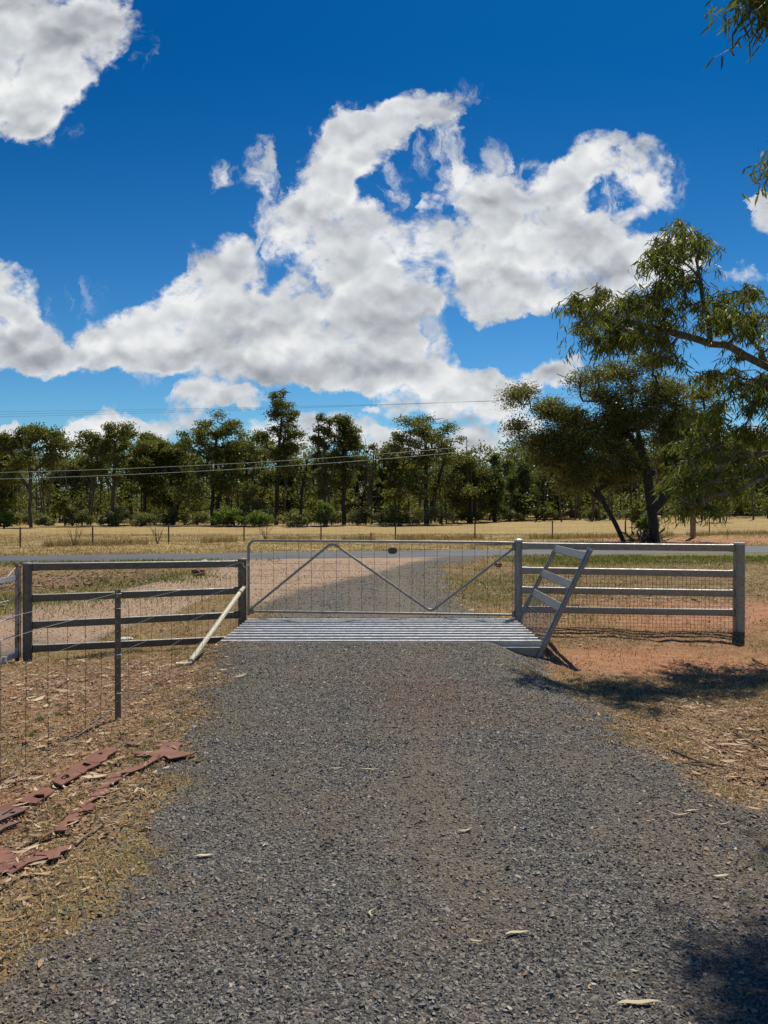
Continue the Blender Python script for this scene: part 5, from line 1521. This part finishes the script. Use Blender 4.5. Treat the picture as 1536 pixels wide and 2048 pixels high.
# bush, brush pile, fallen limb under them
far_tree(1292, 1026, 52, 43, 'bush', 61, 'round bright green bush behind the straight roadside trunk', L_GREEN, group=None)
g = GP(1288, 1082); r = np.random.default_rng(62)
q = MB()
for i in range(150):
    a_ = r.random() * 6.28; c = np.array((g[0] + r.normal() * .45, YT + .3 + r.normal() * .3, gz(g[0], YT))); d = np.array((math.cos(a_), math.sin(a_) * .5, r.random() * .5)) * r.uniform(.2, .7)
    q.tube([c, c + d * .5 + (0, 0, .04), c + d], [.02, .015, .006], 4, False)
for i in range(60):
    c = np.array((g[0] + r.normal() * .35, YT + .3 + r.normal() * .25, gz(g[0], YT) + r.random() * .35)); d = r.normal(size=3) * .12
    q.tube([c, c + d, c + 2 * d], [.04, .04, .02], 5)
tag(q.build('brush_pile', B_DARK, None, at=(g[0], YT + .3, gz(g[0], YT))), 'dark pile of brushwood between the two roadside trunks', 'brush pile')
q = MB(); w0 = np.array((PX(1268, 36.6), 36.6, gz(PX(1268, 36.6), 36.6) + .05))
q.tube([w0, w0 + (-.4, 0, .35), w0 + (-.7, .1, .5)], [.06, .04, .02], 6); q.tube([w0 + (-.4, 0, .35), w0 + (-.38, .1, .9), w0 + (-.3, .1, 1.3)], [.04, .03, .012], 6); q.tube([w0 + (-.2, 0, .2), w0 + (.1, .05, .5)], [.03, .01], 6)
tag(q.build('fallen_branch', B_DARK, None, at=tuple(w0), smooth=True), 'forked dead branch propped by the leaning roadside trunk', 'branch')
# bare weed stalks along the far fence
for j, (px, h_, lab) in enumerate([(315, 1.0, 'bare branching weed by the far fence left of the gate'), (150, .9, 'thin bare sapling by the far fence near the left'), (532, .95, 'bare weed stalks behind the top left corner of the gate')]):
    Y = np.interp(px, [p_[0] for p_ in pf], [b_[1] for b_ in base]) - .4; b0_ = np.array((PX(px, Y), Y, gz(PX(px, Y), Y)))
    q = MB(); rr = random.Random(px)
    for k in range(7):
        a_ = rr.uniform(-.5, .5); t0 = b0_ + np.array((rr.uniform(-.05, .05), 0, 0)); t1 = t0 + np.array((a_ * h_ * .5, 0, h_ * rr.uniform(.4, .6))); t2 = t1 + np.array((a_ * h_ * .4 + rr.uniform(-.1, .1), 0, h_ * rr.uniform(.3, .5)))
        q.tube([t0, t1, t2], [.012, .009, .004], 4, False)
        q.tube([t1, t1 + (rr.uniform(-.25, .25), 0, .25)], [.007, .003], 4, False)
    tag(q.build('dead_weed', B_BROWN, None, at=tuple(b0_)), lab, 'weed')

# ---- big gum standing just out of frame on the right; its limbs hang into view
YN = 9.2
NP = lambda px, py, Y=YN: np.array(PT(px, py, Y))
r = np.random.default_rng(77)
BN = np.array((7.4, 9.5, gz(7.4, 9.5)))
limbs = [
    dict(pts=[BN - np.array((0, 0, .2)), BN + np.array((-.15, 0, 1.2)), BN + np.array((-.5, -.1, 2.4)), BN + np.array((-.9, -.3, 3.6)), BN + np.array((-1.2, -1.0, 5.2)), BN + np.array((-1.6, -2.0, 6.2))]),
    dict(pts=[BN + np.array((-.5, -.1, 2.4)), NP(1640, 790), NP(1536, 735), NP(1490, 712), NP(1455, 690), NP(1420, 688), NP(1385, 676), NP(1360, 670), NP(1300, 655, 9.1), NP(1240, 640, 9.0), NP(1190, 625, 9.0)]),
    dict(pts=[NP(1420, 688), NP(1418, 640), NP(1405, 600), NP(1400, 560), NP(1392, 520), NP(1375, 470), NP(1350, 445)]),
    dict(pts=[NP(1400, 560), NP(1385, 540), NP(1350, 510), NP(1320, 490)]),
    dict(pts=[NP(1536, 735), NP(1520, 700, 9.3), NP(1500, 680, 9.4), NP(1470, 640, 9.5), NP(1450, 600, 9.5)]),
    dict(pts=[BN + np.array((-.4, -.1, 2.0)), NP(1620, 900), NP(1536, 905), NP(1480, 915), NP(1440, 925)]),
    dict(pts=[BN + np.array((-.3, -.1, 1.8)), NP(1640, 960), NP(1536, 950, 8.9), NP(1470, 985, 8.9), NP(1420, 990, 8.9)]),
]
near_p = []


def cl(px, py, rx, ry, n_, Y=YN, dy=.35):
    for _ in range(n_):
        a_ = r.random() * 6.28; q_ = r.random() ** .5
        near_p.append((np.array(PT(px + rx * q_ * math.cos(a_), py + ry * q_ * math.sin(a_), Y + r.normal() * dy)), (.10, .10)))


cl(1350, 470, 45, 35, 9); cl(1310, 520, 40, 60, 12); cl(1395, 530, 25, 60, 6); cl(1300, 600, 45, 45, 14); cl(1350, 600, 45, 60, 9); cl(1395, 500, 15, 20, 2)
cl(1175, 600, 38, 35, 9); cl(1230, 610, 55, 35, 16); cl(1170, 650, 25, 35, 6); cl(1250, 670, 60, 35, 16); cl(1300, 650, 50, 30, 10); cl(1340, 690, 40, 25, 5)
cl(1430, 620, 40, 55, 12); cl(1470, 610, 40, 45, 10, 9.5); cl(1510, 650, 40, 30, 9, 9.5); cl(1440, 740, 50, 30, 9, 9.5); cl(1500, 740, 40, 40, 9, 9.5)
cl(1400, 830, 45, 45, 9); cl(1460, 820, 60, 50, 11); cl(1520, 820, 40, 60, 9); cl(1420, 895, 55, 45, 13); cl(1500, 890, 45, 55, 8); cl(1380, 940, 35, 25, 6); cl(1430, 960, 55, 30, 11, 8.9); cl(1400, 1000, 40, 20, 7, 8.9); cl(1355, 960, 20, 20, 2)
cl(1600, 700, 60, 160, 30, 9.5); cl(1590, 900, 50, 100, 20, 9.3)
gum = empty('gum_tree', tuple(BN), 'gum tree standing outside the right edge whose leafy limbs hang into the picture', 'tree')
pos, par, rad = grow(limbs, near_p, r, .16, .0032, .35)
# thicken the limbs
rad = np.maximum(rad * 1.0, .0018)
link('trunk', branches_mesh(pos, par, rad, B_PALE, 'trunk', 9), gum)


def hang_leaves(puffs, per, L, W, r, material, parent, name='crown'):
    """sickle leaves hanging from short twigs"""
    Cs = []; 
    for c, R in puffs:
        k = per
        # short drooping twig in a random direction, leaves strung along it
        for tw in range(5):
            a_ = r.random() * 6.28; ln = r.uniform(.12, .34); out = np.array((math.cos(a_), math.sin(a_), r.uniform(-.5, .35)))
            t_ = r.random(k)[:, None]
            Cs.append(np.array(c) + out * ln * t_ + np.array((0, 0, -1)) * ln * .55 * t_ ** 2 + r.normal(size=(k, 3)) * .018)
    C = np.concatenate(Cs); n = len(C)
    d = r.normal(size=(n, 3)) * np.array([.62, .62, .35]) + np.array([-.12, 0, -.95]); d /= np.linalg.norm(d, axis=1)[:, None]
    s = np.cross(d, r.normal(size=(n, 3))); s /= np.linalg.norm(s, axis=1)[:, None]
    nrm = np.cross(s, d)
    Ls = (L * (.6 + .7 * r.random(n)))[:, None]; Ws = (W * (.7 + .6 * r.random(n)))[:, None]; bend = (r.random(n)[:, None] - .5) * .5
    V = np.zeros((n, 7, 3)); 
    for i, (tp, wd) in enumerate(((.25, .85), (.6, .9), (1.0, 0))):
        ctr = C + d * Ls * tp + s * bend * Ls * tp * tp * .6 + nrm * bend * Ls * tp * tp * .25
        if wd: V[:, 1 + 2 * i] = ctr - s * Ws * wd / 2; V[:, 2 + 2 * i] = ctr + s * Ws * wd / 2
        else: V[:, 5] = ctr; V[:, 6] = ctr
    V[:, 0] = C; V = V[:, :6]
    b = (np.arange(n) * 6)[:, None]
    me = np_mesh(name, V.reshape(-1, 3), [np.array([[0, 2, 1]]) + b, np.array([[1, 2, 4, 3]]) + b, np.array([[3, 4, 5]]) + b], material, True, dict(rnd=np.repeat(r.random(n), 6)))
    return link(name, me, parent)


# overhead limbs reaching forward: tufts at the top right corner
over = []
near_p2 = []
for (px, py, rx, ry, n_, Y) in ((1545, -30, 24, 30, 8, 4.6), (1515, -25, 14, 18, 5, 4.6), (1575, -40, 40, 60, 8, 4.7), (1560, 300, 16, 30, 5, 5.6), (1575, 340, 20, 25, 3, 5.6)):
    for _ in range(n_):
        a_ = r.random() * 6.28; q_ = r.random() ** .5
        near_p2.append((np.array(PT(px + rx * q_ * math.cos(a_), py + ry * q_ * math.sin(a_), Y + r.normal() * .15)), (.08, .08)))
lim2 = [dict(pts=[BN + np.array((-1.2, -1.0, 5.2)), BN + np.array((-2.6, -2.4, 4.9)), np.array(PT(1620, -60, 4.9)), np.array(PT(1560, -90, 4.7))]), dict(pts=[BN + np.array((-.9, -.3, 3.6)), BN + np.array((-2.6, -1.8, 4.1)), np.array(PT(1640, 290, 5.8)), np.array(PT(1570, 290, 5.6))])]
pos, par, rad = grow(lim2, near_p2, r, .16, .0032, .35)
link('limb', branches_mesh(pos, par, np.maximum(rad, .0018), B_PALE, 'limb', 8), gum)
hang_leaves(near_p, 16, .122, .0145, r, L_NEAR, gum)
hang_leaves(near_p2, 10, .12, .014, r, L_NEAR, gum, 'foliage')
# more of the crown outside the frame on the right: it shades the right verge
side = []
for i in range(150):
    x_ = r.uniform(3.2, 6.8); y_ = r.uniform(4.6, 9.4); z_ = r.uniform(2.6, 5.6)
    if x_ / y_ < .56 + .02: continue
    side.append((np.array((x_, y_, z_)), (.35, .3)))
C = puff_leaves(side, 15000, r, .3)
V, Fc, rn = leafcloud(C, .13, .024, r, .8)
link('foliage', np_mesh('foliage', V, [Fc], L_NEAR, False, dict(rnd=rn)), gum)
low = []  # unseen leaves above the frame, added to cast the lower right shadow
for i in range(34):
    x_ = r.uniform(2.6, 3.1); y_ = r.uniform(5.2, 5.8); z_ = r.uniform(5.8, 6.4)
    if (z_ - 1.55) / y_ < .70: continue
    low.append((np.array((x_, y_, z_)), (.25, .2)))
if low:
    C = puff_leaves(low, 1500, r, .3); V, Fc, rn = leafcloud(C, .13, .022, r, .8)
    link('foliage', np_mesh('foliage', V, [Fc], L_NEAR, False, dict(rnd=rn)), gum)
print('faces', sum(len(o.data.polygons) for o in bpy.data.objects if o.type == 'MESH'))
